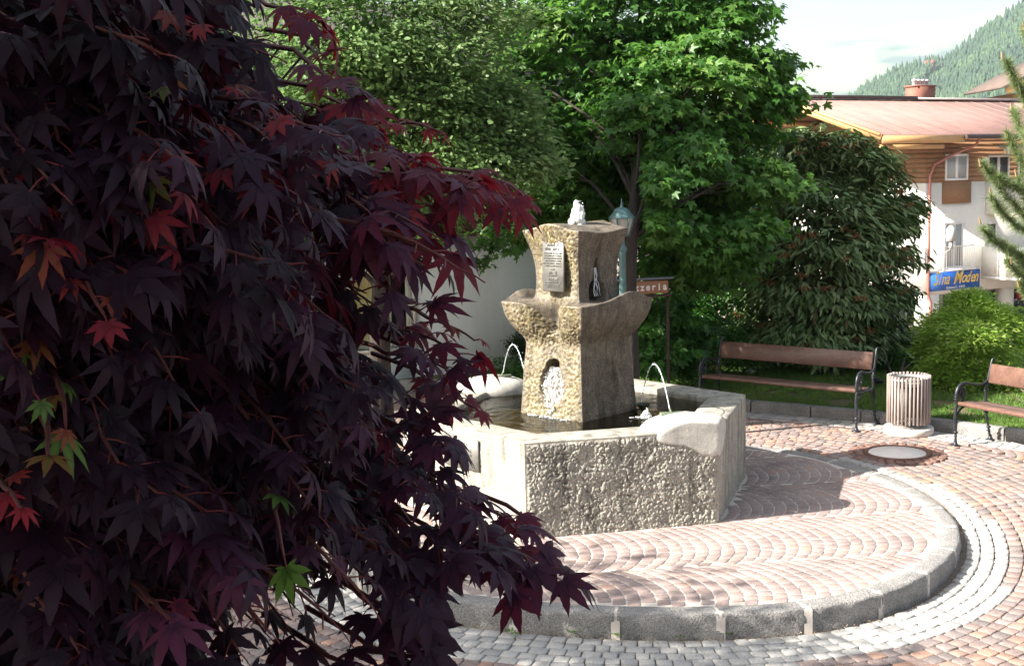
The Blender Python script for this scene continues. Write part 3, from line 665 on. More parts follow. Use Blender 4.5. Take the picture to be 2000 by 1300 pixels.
# --- water jets
m, t, o = new_mat('jet_mat'); p = pbr(t, o, (.85, .9, .95, 1), .08, None, 0, .8); p.inputs['Transmission Weight'].default_value = .35; p.inputs['IOR'].default_value = 1.33; jet_mat = m
m, t, o = new_mat('foam_mat'); p = pbr(t, o, (.95, .96, .97, 1), .5, None, 0, .5, transl=(.9, .93, .95, 1), tw=.3); foam = m
def blob(g, c, r, sx=1, sz=1, seed=0, n=10):
    prof = [(max(1e-4, r*math.sin(PI*k/6)), -r*math.cos(PI*k/6)*sz) for k in range(7)]; g.lathe(prof, c, n, .5, sx, 1)
def jet(p0, p1, apex, seed):
    R = random.Random(seed); g = G(); N_ = 60; P = []
    for k in range(N_+1):
        u = k/N_; x = p0[0]+(p1[0]-p0[0])*u; y = p0[1]+(p1[1]-p0[1])*u
        a0 = apex-p0[2]; a1 = apex-p1[2]; ua = math.sqrt(a0)/(math.sqrt(a0)+math.sqrt(a1)); zz = apex-a0*((u-ua)/ua)**2 if u < ua else apex-a1*((u-ua)/(1-ua))**2
        P.append((x+R.gauss(0, .0015)*u, y, zz+R.gauss(0, .002)*u))
    P = np.array(P); k1 = int(N_*.24); r = .0042+.0015*np.array([R.random() for _ in range(N_+1)])
    g.tube(P[:k1+1], r[:k1+1]*(1+.25*np.sin(np.arange(k1+1)*2.1)), 7)
    k = k1
    while k < N_:
        L = R.choice((1, 1, 2, 3)); q = P[k:min(k+L, N_)+1]
        if len(q) > 1:
            q = np.concatenate([q[:-1], [q[-1]*.8+q[-2]*.2]]); rr = np.full(len(q), R.uniform(.0025, .006)); g.tube(q, rr, 6)
            blob(g, q[len(q)//2], R.uniform(.004, .008))
        k += L
    for _ in range(26):
        u = P[R.randint(k1//2, N_-1)]; blob(g, u+np.array([R.gauss(0, .014), R.gauss(0, .014), R.gauss(0, .014)]), R.uniform(.0015, .0035), n=6)
    g.build('water_jet', jet_mat, fountain, smooth=True)
jet(n1, (1.19, 11.28, .80), 1.262, 1); jet(n2, (.13, 11.50, .98), 1.30, 2)
# bubbling jet on top
g = G(); R = random.Random(5); top = np.array([.64, 11.30, 2.48])
for k in range(300):
    h = R.random()**.8; a = R.uniform(0, 2*PI); rr = (.055*(1-h)+.028*math.sin(PI*h)**.5)*R.random()**.5
    blob(g, top+np.array([math.cos(a)*rr-.01*math.sin(h*7)-.018*h, math.sin(a)*rr, h*.215]), R.uniform(.014, .027)*(1-.4*h), sz=R.uniform(1, 1.7), n=7)
for k in range(30):
    a = R.uniform(0, 2*PI); blob(g, top+np.array([math.cos(a)*R.uniform(.02, .06), math.sin(a)*.03, R.uniform(.02, .24)]), R.uniform(.003, .006), n=6)
g.build('bubbling_jet', foam, fountain, smooth=True)
# water running out of the mouth, over the dish, with sparkle, and inside the upper niche
g = G(); R = random.Random(8)
def onface(f, tx_, zz, out):
    nn = (Cn[f]+Cn[f+1])/math.sqrt(2); tt = (Cn[f+1]-Cn[f])/math.sqrt(2); a = np.interp(zz, R_[:8, 0], R_[:8, 1]) if zz < 1.5 else .375
    return np.array([FC[0], FC[1], zz])+np.array([*nn, 0])*(a/math.sqrt(2)+out)+np.array([*tt, 0])*tx_
film = []; nu, nv = 40, 60
for i in range(nu):
    u = -1+2*i/(nu-1)
    for j in range(nv):
        v = j/(nv-1); zz = 1.20-.44*v; hw = .06+.085*math.sin(PI*min(v*1.25, 1)**.8)*(1 if v < .8 else 1)+.03*max(0, v-.6)
        film.append(onface(0, u*hw, zz, -.055+.05*v+.012*math.cos(u*1.5)))
film = np.array(film); ff = vnoise(film*np.array([1, 1, .35]), 60, 3, 4); film[:, :2] += np.array([-.7071, -.7071])*(ff*.014)[:, None]
g.grid(film, nu, nv)
m, t, o = new_mat('film_mat'); gl = t.nodes.new('ShaderNodeBsdfGlossy'); gl.inputs['Roughness'].default_value = .12; tr = t.nodes.new('ShaderNodeBsdfTransparent'); tr.inputs[0].default_value = (.9, .82, .7, 1)
df = t.nodes.new('ShaderNodeBsdfDiffuse'); df.inputs[0].default_value = (.9, .9, .9, 1); nb = bump(t, noise(t, 60, 4, .7, stretch=(1, 1, .4)), 1, .03)
t.links.new(nb, gl.inputs['Normal']); a1 = t.nodes.new('ShaderNodeMixShader'); a2 = t.nodes.new('ShaderNodeMixShader')
t.links.new(ramp(t, noise(t, 48, 4, .75, stretch=(1, 1, .5)), [(.5, (0, 0, 0, 1)), (.6, (1, 1, 1, 1))]), a1.inputs[0]); t.links.new(tr.outputs[0], a1.inputs[1]); t.links.new(df.outputs[0], a1.inputs[2])
a2.inputs[0].default_value = .3; t.links.new(a1.outputs[0], a2.inputs[1]); t.links.new(gl.outputs[0], a2.inputs[2]); t.links.new(a2.outputs[0], o.inputs[0]); film_mat = m
g.build('water_film', film_mat, fountain, smooth=True)
g = G()
for k in range(150):
    v = R.random(); zz = 1.18-.40*v; hw = .05+.09*math.sin(PI*min(v*1.2, 1)**.8); blob(g, onface(0, R.uniform(-hw, hw), zz, -.035+.05*v+R.uniform(0, .02)), R.uniform(.002, .006), sz=1.8, n=6)
g.build('dish_spray', jet_mat, fountain, smooth=True); g = G()
for k in range(120):                                    # churn where it meets the basin water
    a = R.uniform(-.25, .25); q = onface(0, a, .75, R.uniform(0, .07)); q[2] = .748+R.uniform(0, .012)*math.exp(-abs(a)*6); blob(g, q, R.uniform(.003, .008), sz=.6, n=6)
g.build('churning_water', jet_mat, fountain, smooth=True); g = G()
for k in range(60):                                     # small splash under the cup
    a = R.uniform(0, 2*PI); h = R.random()**2; q = np.array([1.20+math.cos(a)*.045*(1-h), 10.93+math.sin(a)*.045*(1-h), .75+h*.085]); blob(g, q, R.uniform(.005, .012)*(1-.5*h), sz=1.3, n=7)
for k in range(40):
    a = R.uniform(0, 2*PI); q = np.array([1.16+math.cos(a)*.11*R.random(), 10.92+math.sin(a)*.05*R.random(), .748]); blob(g, q, R.uniform(.004, .01), sx=1.8, sz=.3, n=7)
g.build('splash_crown', foam, fountain, smooth=True); g = G()
for k in range(5):                                      # strands in the niche of the shady face
    x0 = R.uniform(-.03, .02); P = [onface(1, x0+R.uniform(-.012, .012)+(.03*(q_/7)*(1 if k % 2 else -1)), 2.10-.26*q_/7, -.035+.02*q_/7) for q_ in range(8)]; g.tube(P, [.002+.003*R.random() for _ in P], 5)
g.build('niche_trickle', jet_mat, fountain, smooth=True)
# bronze cup on the pillar that catches the jet
g = G(); cc = np.array([1.20, 11.20, .80]); g.lathe([(.012, -.05), (.03, -.035), (.066, .015), (.07, .02), (.064, .018), (.028, -.025), (.001, -.03)], cc, 20)
g.tube([cc+np.array([0, 0, -.05]), cc+np.array([0, 0, -.4])], .012, 8); g.tube([cc+np.array([0, 0, -.03]), (1.05, 11.3, .74)], .01, 8)
g.build('catching_cup', simple('cup_mat', srgb(60, 66, 60), srgb(84, 88, 78), 20, .5, metal=.6), fountain)
# ================================================================ SMALL THINGS ON THE SQUARE
iron = simple('iron_mat', srgb(44, 46, 52), srgb(62, 64, 70), 20, .38, 120, .25, .001, metal=.55)
def woodmat(name, c1, c2, rough=.55):
    m, t, o = new_mat(name)
    col = ramp(t, noise(t, 5, 6, .7, stretch=(1, 9, 9)), [(.3, c1), (.7, c2)]); col = mixc(t, .35, col, ramp(t, noise(t, 3, 5, .6, stretch=(1, 4, 4)), [(.35, c1), (.62, c2)]))
    col = mixc(t, ramp(t, noise(t, 60, 3), [(.7, (0, 0, 0, 1)), (.76, (.8, .8, .8, 1))]), col, srgb(176, 160, 146))
    pbr(t, o, col, rough, bump(t, noise(t, 12, 6, .7, stretch=(1, 12, 12)), .35, .003)); return m
bench_wood = woodmat('bench_wood_mat', srgb(78, 56, 48), srgb(122, 92, 80), .45)
def spiral(c, r0, r1, a0, turns, n=22):
    return [(c[0]+(r0+(r1-r0)*k/n)*math.cos(a0+turns*2*PI*k/n), c[1]+(r0+(r1-r0)*k/n)*math.sin(a0+turns*2*PI*k/n)) for k in range(n+1)]
def smoothpath(P, n=6):
    P = np.array(P, float)
    for _ in range(3):
        Q = [P[0]]
        for a, b in zip(P[:-1], P[1:]): Q += [a*.75+b*.25, a*.25+b*.75]
        Q.append(P[-1]); P = np.array(Q)
    return P
def make_bench(name, loc, rz, L, label, group):
    """local x = along the seat, local -y = front"""
    t = thing(name, loc, label, 'bench', group, rz); R = np.array(t.rotation_euler.to_matrix()); O = np.array(loc, float)
    def w(P): return np.asarray(P, float)@R.T+O
    def seatz(y): return .44+(.0 if y < .1 else -.0)
    for (ya, yb, nm) in ((-.245, -.045, 'seat_plank'), (-.035, .15, 'seat_plank')):
        g = G(); g.box(w([0, (ya+yb)/2, .452-.02*(ya > -.1)]), (L, yb-ya, .04), R=R@np.array(Matrix.Rotation(-.06, 3, 'X')), bev=.01); g.build(nm, bench_wood, t)
    g = G(); g.box(w([0, .232, .735]), (L-.02, .032, .205), R=R@np.array(Matrix.Rotation(-.20, 3, 'X')), bev=.008); g.build('backrest', bench_wood, t)
    for sx in (-1, 1):
        x = sx*(L/2+.012); g = G()
        def tb(P2, r, flat=1.0, n=8): P2 = np.array(P2); g.tube(w(np.c_[np.full(len(P2), x), P2]), r, n, flat=flat)
        # back post running up into a curl, arm rest sweeping forward and down into the front post
        back = smoothpath([(.20, .43), (.195, .52), (.20, .585), (.222, .64), (.245, .74), (.275, .85), (.29, .88)]); tb(back, np.linspace(.017, .013, len(back)))
        tb(spiral((.300, .872), .014, .006, PI*.8, -.7, 8), .012)
        arm = smoothpath([(.222, .66), (.19, .635), (.13, .622), (.03, .628), (-.06, .650), (-.135, .668), (-.205, .645), (-.243, .585), (-.25, .52), (-.245, .46)])
        tb(arm, np.interp(np.linspace(0, 1, len(arm)), [0, .3, .7, 1], [.014, .012, .019, .017]))
        sc = spiral((-.165, .56), .018, .062, 0, 1.35, 34); tb(sc, np.linspace(.010, .014, len(sc))); 
        a_ = sc[-1]; tb(smoothpath([a_, (-.135, .49), (-.16, .462), (-.20, .45)]), .013)
        tb(smoothpath([(-.12, .655), (-.13, .635), (-.155, .622)]), .010)
        tb([(-.245, .44), (-.12, .425), (.0, .42), (.12, .42), (.2, .435)], .013)
        for (yy, zz) in ((-.248, .515), (.197, .56)):
            for dz in (-.012, .012): g.lathe([(.012, -.008), (.026, -.004), (.026, .004), (.012, .008)], w([x, yy, zz+dz]), 12)
        fr = g.build('side_frame', iron, t, smooth=True)
        for yy, dr in ((-.245, -1), (.205, 1)):
            g = G(); y1 = yy+dr*(.0 if dr < 0 else .075)
            P = smoothpath([(yy, .44), (yy-dr*.0+dr*.012, .36), (yy+dr*.004, .28), (yy+(y1-yy)*.4, .2), (y1, .02)]); tb(P, np.interp(P[:, 1], [0, .2, .3, .38, .44], [.014, .012, .024 if dr < 0 else .016, .018, .016]))
            tb(smoothpath([(yy, .30), (yy-dr*.05, .385), (yy-dr*.12, .415), (yy-dr*.17, .42)]), .012)
            f = w([x, y1, 0]); g.lathe([(.001, .0), (.05, .0), (.052, .008), (.030, .016), (.018, .04), (.016, .06)], f, 14)
            fr_ = (y1-yy)*.6+yy; g.lathe([(.013, -.014), (.024, -.006), (.024, .006), (.013, .014)], w([x, fr_, .15]), 12); g.lathe([(.013, -.008), (.021, -.004), (.021, .004), (.013, .008)], w([x, fr_-.0, .11]), 12)
            g.build('leg', iron, t, smooth=True)
    g = G(); g.beam(w([-L/2, 0, .42]), w([L/2, 0, .42]), .03, .012); g.build('stretcher', iron, t)
    return t
def bench_at(fx, fy, deg, L, side, label):
    # (fx, fy) = foot of the front leg at one end; side +1: that end is the right one
    u = np.array([math.cos(math.radians(deg)), math.sin(math.radians(deg))]); n = np.array([-u[1], u[0]])
    c = np.array([fx, fy])-u*side*(L/2+.012)+n*.245
    return make_bench('park_bench', (*c, 0), math.radians(deg), L, label, 'cast iron benches beside the lawn')
bench_at(3.84, 13.5, -40, 2.0, 1, 'wooden bench with scrolled iron arms left of the slatted bin, sunlit at its right end')
bench_at(4.65, 12.66, -62, 2.0, -1, 'wooden bench with scrolled iron arms right of the slatted bin, cut by the photo edge')

# litter bin: slatted cage on a round concrete foot
bc = W(1775, 846, z=0); bc = np.array([bc[0], bc[1]+.02, 0])
t = thing('litter_bin', tuple(bc), 'round litter bin of vertical grey brown wooden slats on a pale concrete disc', 'litter bin')
G().lathe([(.001, 0), (.262, 0), (.27, .01), (.27, .068), (.26, .08), (.001, .084)], bc, 48).build('concrete_foot', simple('concrete_mat', srgb(176, 170, 164), srgb(200, 196, 190), 8, .9, 80, .4, .003), t, smooth=False)
g = G(); ns = 34
for k in range(ns):
    a = k*2*PI/ns+.03; r = .222; g.box(bc+np.array([math.cos(a)*r, math.sin(a)*r, .39+random.uniform(-.004, .004)]), (.026, .021, .53), rz=a, bev=.003, tint=random.random())
g.build('slat_cage', simple('slat_mat', srgb(122, 110, 106), srgb(160, 146, 140), 9, .75, 40, .5, .002, stretch=(6, 6, .6), tintamt=.25), t)
hoopm = simple('hoop_mat', srgb(150, 150, 148), srgb(178, 176, 172), 20, .4, metal=.5)
for z_ in (.20, .56): G().lathe([(.2, z_-.012), (.21, z_-.012), (.21, z_+.012), (.2, z_+.012), (.2, z_-.012)], bc, 40).build('hoop', hoopm, t, smooth=True)
g = G(); g.lathe([(.202, .60), (.222, .61), (.226, .625), (.214, .632), (.2, .622), (.202, .60)], bc, 40); g.build('top_ring', hoopm, t, smooth=True)
G().lathe([(.001, .16), (.17, .16), (.185, .2), (.19, .58), (.185, .58), (.18, .2), (.001, .175)], bc, 32).build('liner', simple('liner_mat', srgb(104, 102, 100), srgb(126, 122, 118), 12, .5, metal=.6), t, smooth=True)
g = G(); g.tube([bc+np.array([0, 0, .08]), bc+np.array([0, 0, .17])], .03, 12); g.build('stem', bpy.data.materials['hoop_mat'], t)

# round drain cover with its ring of setts
mh = np.array([3.96, 12.42, 0]); t = thing('manhole_cover', tuple(mh), 'round white concrete drain cover in a rusty iron ring set in the paving', 'drain cover')
G().lathe([(.001, .010), (.285, .008), (.29, .0), (.29, -.03)], mh, 56).build('cover_plate', simple('cover_mat', srgb(216, 206, 200), srgb(228, 220, 214), 12, .9, 120, .4, .002), t)
G().lathe([(.293, -.03), (.293, .008), (.3, .013), (.335, .012), (.34, .004), (.34, -.03)], mh, 56).build('iron_ring', simple('rust_mat', srgb(94, 66, 58), srgb(124, 92, 80), 14, .8, 60, .5, .004, metal=.3), t)
g = G(); Qm = []
for (r0, n) in ((.35, 26), (.425, 30)):
    for k in range(n):
        a, b = k*2*PI/n+.008/r0*1.2, (k+1)*2*PI/n-.008/r0*1.2; Qm.append([(mh[0]+r*math.cos(x), mh[1]+r*math.sin(x)) for r, x in ((r0, a), (r0+.068, a), (r0+.068, b), (r0, b))])
setts(g, np.array(Qm), .002, rng.random(len(Qm))); g.build('sett_ring', simple('sett_ring_mat', srgb(104, 78, 70), srgb(134, 104, 94), 8, .8, 60, .5, .004, tintamt=.2), t)

# street lamp behind the pillar
lp = W(1217, 600, Y=13.2); lp[2] = .1; LS = .834
def SC(pr): return [(r_*LS, z_*LS+.411*(z_ > .6)) for r_, z_ in pr]
t = thing('street_lamp', tuple(lp), 'green six-sided lantern on a slim green post standing behind the fountain pillar', 'street lamp')
lgreen = simple('lamp_green_mat', srgb(72, 102, 106), srgb(92, 122, 124), 12, .45, 60, .15, .002, metal=.2)
G().lathe(SC([(.001, 0), (.11, 0), (.11, .04), (.075, .08), (.07, .5), (.05, .55), (.045, 1.9), (.06, 1.93), (.06, 1.96), (.035, 2.0), (.035, 2.1), (.07, 2.13)]), lp, 20).build('post', lgreen, t, smooth=True)
g = G(); g.lathe(SC([(.168, 2.345), (.172, 2.36), (.12, 2.41), (.092, 2.455), (.075, 2.475), (.03, 2.485), (.014, 2.50), (.022, 2.515), (.02, 2.53), (.008, 2.54), (.010, 2.56), (.002, 2.60), (.001, 2.60)]), lp, 6); g.build('lantern_roof', lgreen, t)
g = G()
for k in range(6):
    a = k*PI/3; g.beam(lp+np.array([math.cos(a)*.095, math.sin(a)*.095, 2.13])*LS+np.array([0, 0, .411]), lp+np.array([math.cos(a)*.158, math.sin(a)*.158, 2.35])*LS+np.array([0, 0, .411]), .014, .014)
g.lathe(SC([(.09, 2.115), (.104, 2.115), (.104, 2.14), (.09, 2.14)]), lp, 6); g.build('lantern_frame', lgreen, t)
m, tt, o = new_mat('lamp_glass_mat'); p = pbr(tt, o, (.75, .73, .68, 1), .3, None, 0, .5, transl=(.8, .78, .7, 1), tw=.5)
G().lathe(SC([(.09, 2.14), (.148, 2.34)]), lp, 6).build('lantern_glass', m, t)

# sign of the restaurant, fixed to a post behind the trunk
def text_mesh(name, s, size, mat, parent, M, extrude=.004, shear=0, bold=.0, align='CENTER', sx=1.0):
    cu = bpy.data.curves.new(name, 'FONT'); cu.body = s; cu.size = size; cu.extrude = extrude; cu.shear = shear; cu.offset = bold; cu.align_x = align; cu.align_y = 'CENTER'; cu.resolution_u = 3
    tmp = bpy.data.objects.new('tmp', cu); C.objects.link(tmp); dg = bpy.context.evaluated_depsgraph_get(); dg.update()
    me = bpy.data.meshes.new_from_object(tmp.evaluated_get(dg)); bpy.data.objects.remove(tmp)
    me.transform(Matrix.Diagonal((sx, 1, 1, 1))); me.transform(M); me.name = name; me.materials.clear(); me.materials.append(mat)
    o = bpy.data.objects.new(name, me); C.objects.link(o); o.parent = parent; o.matrix_parent_inverse = pinv(parent); return o
def frame(c, U, V_):
    U = Vector(U).normalized(); V_ = Vector(V_).normalized(); N = U.cross(V_)
    return Matrix(((U.x, V_.x, N.x, c[0]), (U.y, V_.y, N.y, c[1]), (U.z, V_.z, N.z, c[2]), (0, 0, 0, 1)))
sU = np.array([.97, .24, 0.0]); sU /= np.linalg.norm(sU); sN = np.array([sU[1], -sU[0], 0]); r_e = W(1304, 559, Y=14.0); l_e = r_e-sU*.555; sc_ = (r_e+l_e)/2
t = thing('restaurant_sign', (sc_[0], sc_[1], .1), 'small brown wooden sign with white lettering and a little roof, partly hidden by the pillar', 'sign')
g = G().box(sc_, (.56, .03, .145), R=np.stack([sU, -sN, np.array([0, 0, 1])], 1), bev=.004); g.build('board', woodmat('sign_wood_mat', srgb(134, 88, 62), srgb(166, 116, 88), .6), t)
g = G().box(sc_+np.array([0, 0, .1]), (.68, .09, .018), R=np.stack([sU, -sN, np.array([0, 0, 1])], 1)@np.array(Matrix.Rotation(.0, 3, 'X')), bev=.003); g.box(sc_+np.array([0, 0, .094])-sN*.02, (.64, .05, .02), R=np.stack([sU, -sN, np.array([0, 0, 1])], 1)); g.build('sign_roof', simple('slate_mat', srgb(96, 102, 118), srgb(120, 124, 138), 10, .6), t)
dk = simple('dark_wood_mat', srgb(46, 32, 28), srgb(66, 48, 40), 8, .8)
g = G().box(sc_+np.array([0, 0, -.1]), (.62, .04, .03), R=np.stack([sU, -sN, np.array([0, 0, 1])], 1), bev=.003); g.build('bottom_rail', dk, t)
for e in (l_e+sU*.02, r_e+sU*.01): G().beam((e[0], e[1], .1)-sN*.03, (e[0], e[1], e[2]+.1)-sN*.03, .03, .03, up=(0, 1, 0)).build('post', dk, t)
wl = simple('white_letter_mat', srgb(226, 222, 216), srgb(226, 222, 216), 5, .6)
for k, ch in enumerate('Pizzeria'):
    q = l_e+sU*(.038+.068*k)+sN*.0165
    text_mesh('letter', ch, .112, wl, t, frame(q, sU, (0, 0, 1)), .003, 0, .0035, sx=.9)
# pale weathered stone by the shrub, garden spotlight on the lawn
sp = W(1465, 726, z=.12); t = tag(None, None) if False else None
g = G(); nu, nv = 24, 16; V = []
for i in range(nu):
    a = i*2*PI/nu
    for j in range(nv):
        v = j/(nv-1); r = .075*(1-.55*v**2) if v < 1 else 0.002; V.append((sp[0]+r*math.cos(a)+.035*v, sp[1]+r*.8*math.sin(a), .08+v*.30))
V = np.array(V); V[:, :2] += (V[:, :2]-sp[:2])*(vnoise(V, 18, 3, 2)*.5)[:, None]
m, tt, o = new_mat('limestone_mat'); pbr(tt, o, ramp(tt, noise(tt, 22, 3), [(.38, (.03, .03, .03, 1)), (.46, (.7, .7, .68, 1))]), .9, bump(tt, noise(tt, 30, 4), .8, .02))
tag(g.grid(V, nu, nv, closed=True).build('garden_stone', m, smooth=True, origin=(sp[0], sp[1], .1)), 'small upright white stone with dark pits behind the left bench', 'stone')
q = W(1716, 752, z=.12); t = thing('garden_spotlight', (q[0], q[1], .12), 'small black garden spotlight on the lawn between left bench and bin', 'spotlight')
blk = simple('black_plastic_mat', srgb(24, 24, 26), srgb(34, 34, 36), 10, .5)
G().tube([(q[0], q[1], .1), (q[0], q[1], .16)], .008, 8).build('spike', blk, t)
G().tube([(q[0]-.045, q[1], .19), (q[0]-.035, q[1], .19), (q[0]+.01, q[1], .175), (q[0]+.05, q[1], .165)], [.045, .045, .035, .02], 14).build('lamp_head', blk, t, smooth=True)
# ================================================================ BUILDINGS
# --- old house on the left: shaded stucco ground floor under dark log walls and a deep roof
hu = np.array([math.cos(.42), math.sin(.42)]); hn = np.array([hu[1], -hu[0]]); hp = np.array([-.36, 18.0])   # hn points at the square
def H(s, d, z): return np.array([*(hp+hu*s-hn*d), z])
Rh = np.array([[hu[0], -hn[0], 0], [hu[1], -hn[1], 0], [0, 0, 1]])
house = thing('log_house', tuple(H(-5, 4, 0)), 'old alpine house, grey stucco base with one small window, dark logs above, behind the trees', 'house')
S0, S1 = -14.0, 1.85
m, t, o = new_mat('stucco_mat')
col = ramp(t, noise(t, .8, 5), [(.3, srgb(214, 218, 222)), (.7, srgb(232, 235, 238))]); st = noise(t, 1.6, 5, .6, stretch=(1, 1, .15)); col = mixc(t, ramp(t, st, [(.52, (0, 0, 0, 1)), (.7, (.35, .35, .35, 1))]), col, srgb(180, 178, 174))
pbr(t, o, col, .95, bump(t, noise(t, 28, 6, .7), .8, .012)); stucco = m
wx0, wx1, wz0, wz1 = -2.05, -1.16, .55, 1.64      # window opening
g = G(); D = .35
def hb(s0, s1, z0, z1, d0=0, d1=D): g.box((H(s0, d0, z0)+H(s1, d1, z1))/2, (s1-s0, abs(d1-d0), z1-z0), R=Rh)
hb(S0, wx0, -.4, 2.07); hb(wx1, S1, -.4, 2.07); hb(wx0, wx1, -.4, wz0); hb(wx0, wx1, wz1, 2.07)
g.box((H(S1-.35, .35, -.4)+H(S1, 9, 2.07))/2, (.35, 8.65, 2.47), R=Rh); hb(S0, S1-.36, -.4, 2.07, 8.65, 9); g.build('stucco_wall', stucco, house)
g = G()
g.box((H(S0, .0, 2.1)+H(S1, .1, 4.5))/2, (S1-S0-.1, .1, 2.4), R=Rh)
for k in range(9):
    z_ = 2.11+k*.235; g.beam(H(S0-.2, -.06+.02*(k % 2), z_+.1), H(S1+.25, -.06+.02*(k % 2), z_+.1), .22, .225, bev=.05, tint=random.random()); g.beam(H(S1-.08, -.4, z_+.2), H(S1-.08, 9.2, z_+.2), .22, .225, bev=.05, tint=random.random())
log = simple('log_mat', srgb(52, 36, 30), srgb(92, 66, 54), 3, .85, 12, .6, .02, stretch=(1, 1, 5), tintamt=.3)
g.build('log_wall', log, house)
g = G(); ov = 1.1
for sgn in (0, 1):
    a = H(S0-1, -ov if sgn == 0 else 9+ov, 3.95); b = H(S0-1, 4.5, 5.9); c = H(S1+1.0, 4.5, 5.9); d_ = H(S1+1.0, -ov if sgn == 0 else 9+ov, 3.95); up_ = np.array([0, 0, .12])
    g.add([a, b, c, d_, a+up_, b+up_, c+up_, d_+up_], [(0, 1, 2, 3), (4, 7, 6, 5), (0, 3, 7, 4), (1, 0, 4, 5), (2, 1, 5, 6), (3, 2, 6, 7)])
g.build('roof', simple('shingle_mat', srgb(84, 74, 70), srgb(120, 108, 100), 6, .9, 20, .6, .02), house)
fr = simple('window_frame_mat', srgb(206, 202, 190), srgb(220, 216, 204), 5, .6)
win = G(); g = win; wm = (wx0+wx1)/2+.12
for (a, b, z0, z1) in ((wx0, wx0+.05, wz0, wz1), (wx1-.05, wx1, wz0, wz1), (wx0+.05, wx1-.05, wz1-.05, wz1), (wx0+.05, wx1-.05, wz0, wz0+.05), (wm, wm+.04, wz0+.05, wz1-.05)): hb(a, b, z0, z1, .12, .17)
for (a, b, z0, z1) in ((wx0-.05, wx0, wz0-.05, wz1+.05), (wx1, wx1+.05, wz0-.05, wz1+.05), (wx0, wx1, wz1, wz1+.05), (wx0, wx1, wz0-.05, wz0)): hb(a, b, z0, z1, -.02, .1)
w_ = win.build('window', fr, house)
g = G(); n = 40; V = []
for i in range(n):
    s_ = wx0+.05+(wm-wx0-.05)*i/(n-1)
    for z_ in (wz0+.05, wz1-.05): V.append(H(s_, .2+.012*math.sin(i*1.3), z_))
g.grid(np.array(V), n, 2); g.build('curtain', simple('curtain_mat', srgb(214, 204, 150), srgb(228, 220, 172), 4, .9), w_)
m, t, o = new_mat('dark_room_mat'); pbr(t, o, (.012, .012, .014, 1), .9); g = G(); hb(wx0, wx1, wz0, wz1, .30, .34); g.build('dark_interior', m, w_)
# --- alpine shop building beyond the garden, on lower ground
C0 = np.array([16.95, 50.0]); au = np.array([.866, .5]); an_ = np.array([.5, -.866]); av = -an_
Rb = np.array([[au[0], av[0], 0], [au[1], av[1], 0], [0, 0, 1]])
def B(s, d, z): return np.array([*(C0+au*s+av*d), z])        # s along the front, d into the building
shop = thing('alpine_building', tuple(B(7, 4, -3.9)), 'white and timber alpine building with a pale red roof, balconies and a blue shop sign', 'building')
white = simple('white_render_mat', srgb(226, 224, 216), srgb(236, 234, 228), 2, .9, 30, .3, .01)
timber = simple('timber_mat', srgb(132, 98, 70), srgb(156, 118, 86), 4, .7, 10, .4, .01, stretch=(1, 1, 12))
trim = simple('trim_mat', srgb(188, 146, 98), srgb(204, 162, 112), 3, .6, 20, .2, .01)
g = G()
def bb(s0, s1, d0, d1, z0, z1, bev=0): g.box((B(s0, d0, z0)+B(s1, d1, z1))/2, (abs(s1-s0), abs(d1-d0), z1-z0), R=Rb, bev=bev)
ZB, ZM, ZT, ZG = -2.35, 2.25, 4.05, -3.9
DW = 8.8; LW = 15
bb(0, LW, 0, DW, ZB, ZM); bb(.0, .9, .0, .5, ZG, ZB); bb(5.0, 5.6, .0, .5, ZG, ZB); bb(2.6, 2.8, .35, .5, ZG, ZB); bb(0, LW, DW-.4, DW, ZG, ZB); bb(9.5, LW, .8, 1.2, ZG, ZB); bb(0, .4, 5, 6, ZG, ZB)
g.build('rendered_wall', white, shop)
g = G(); bb(-.03, LW, -.03, DW+.03, ZM+.003, ZT); g.add([B(-.03, -.03, ZT), B(-.03, DW+.03, ZT), B(-.03, DW/2, 5.4)], [(0, 1, 2)])
for k in range(9): bb(-.06, -.03, -.03, DW, ZM+.02+k*.2, ZM+.19+k*.2); bb(-.03, LW, -.055, -.03, ZM+.02+k*.2, ZM+.19+k*.2)
g.build('timber_storey', timber, shop)
# roof
e0, e1 = -3.6, 14.4; zr = 5.72; ze = 4.02; of = 1.0
g = G(); th = np.array([0, 0, .16]); rm = simple('roof_mat', srgb(126, 98, 93), srgb(142, 112, 105), 1.2, .98, 30, .2, .01)
mid = DW/2
for sgn in (-1, 1):
    dd = -of if sgn < 0 else DW+of
    a, b, c, d_ = B(e0, dd, ze), B(e1, dd, ze), B(e1, mid, zr), B(e0, mid, zr); g.add([a, b, c, d_, a+th, b+th, c+th, d_+th], [(3, 2, 1, 0), (4, 5, 6, 7), (0, 1, 5, 4), (1, 2, 6, 5), (2, 3, 7, 6), (3, 0, 4, 7)])
roof = g.build('roof', rm, shop)
g = G(); dn_ = np.array([0, 0, -.03])
for dd in (-of, DW+of):
    g.beam(B((e0+e1)/2, dd, ze)+dn_, B((e0+e1)/2, mid, zr)+dn_, e1-e0-.1, .04)
g.build('soffit', simple('soffit_mat', srgb(92, 62, 42), srgb(120, 84, 58), 4, .8), roof)  # brown darkened to put the shade under the overhang into the colour
g = G()
for k in range(1, 18):
    s_ = e0+k*1.02; g.beam(B(s_, -of, ze+.165), B(s_, mid, zr+.165), .035, .03)
g.build('roof_seam', rm, roof)
g = G()
for dd in (-of, DW+of): g.beam(B(e0-.04, dd, ze+.02), B(e0-.04, mid, zr+.02), .07, .32); g.beam(B(e0-.11, dd, ze+.14), B(e0-.11, mid, zr+.14), .07, .1)
for z_ in (0, 1): bb(e0, 1.0, -of-.05, -of-.0, ze-.2, ze+.1) if z_ == 0 else bb(-3.5, 0, -.9, -.78, ze-.42, ze-.24)
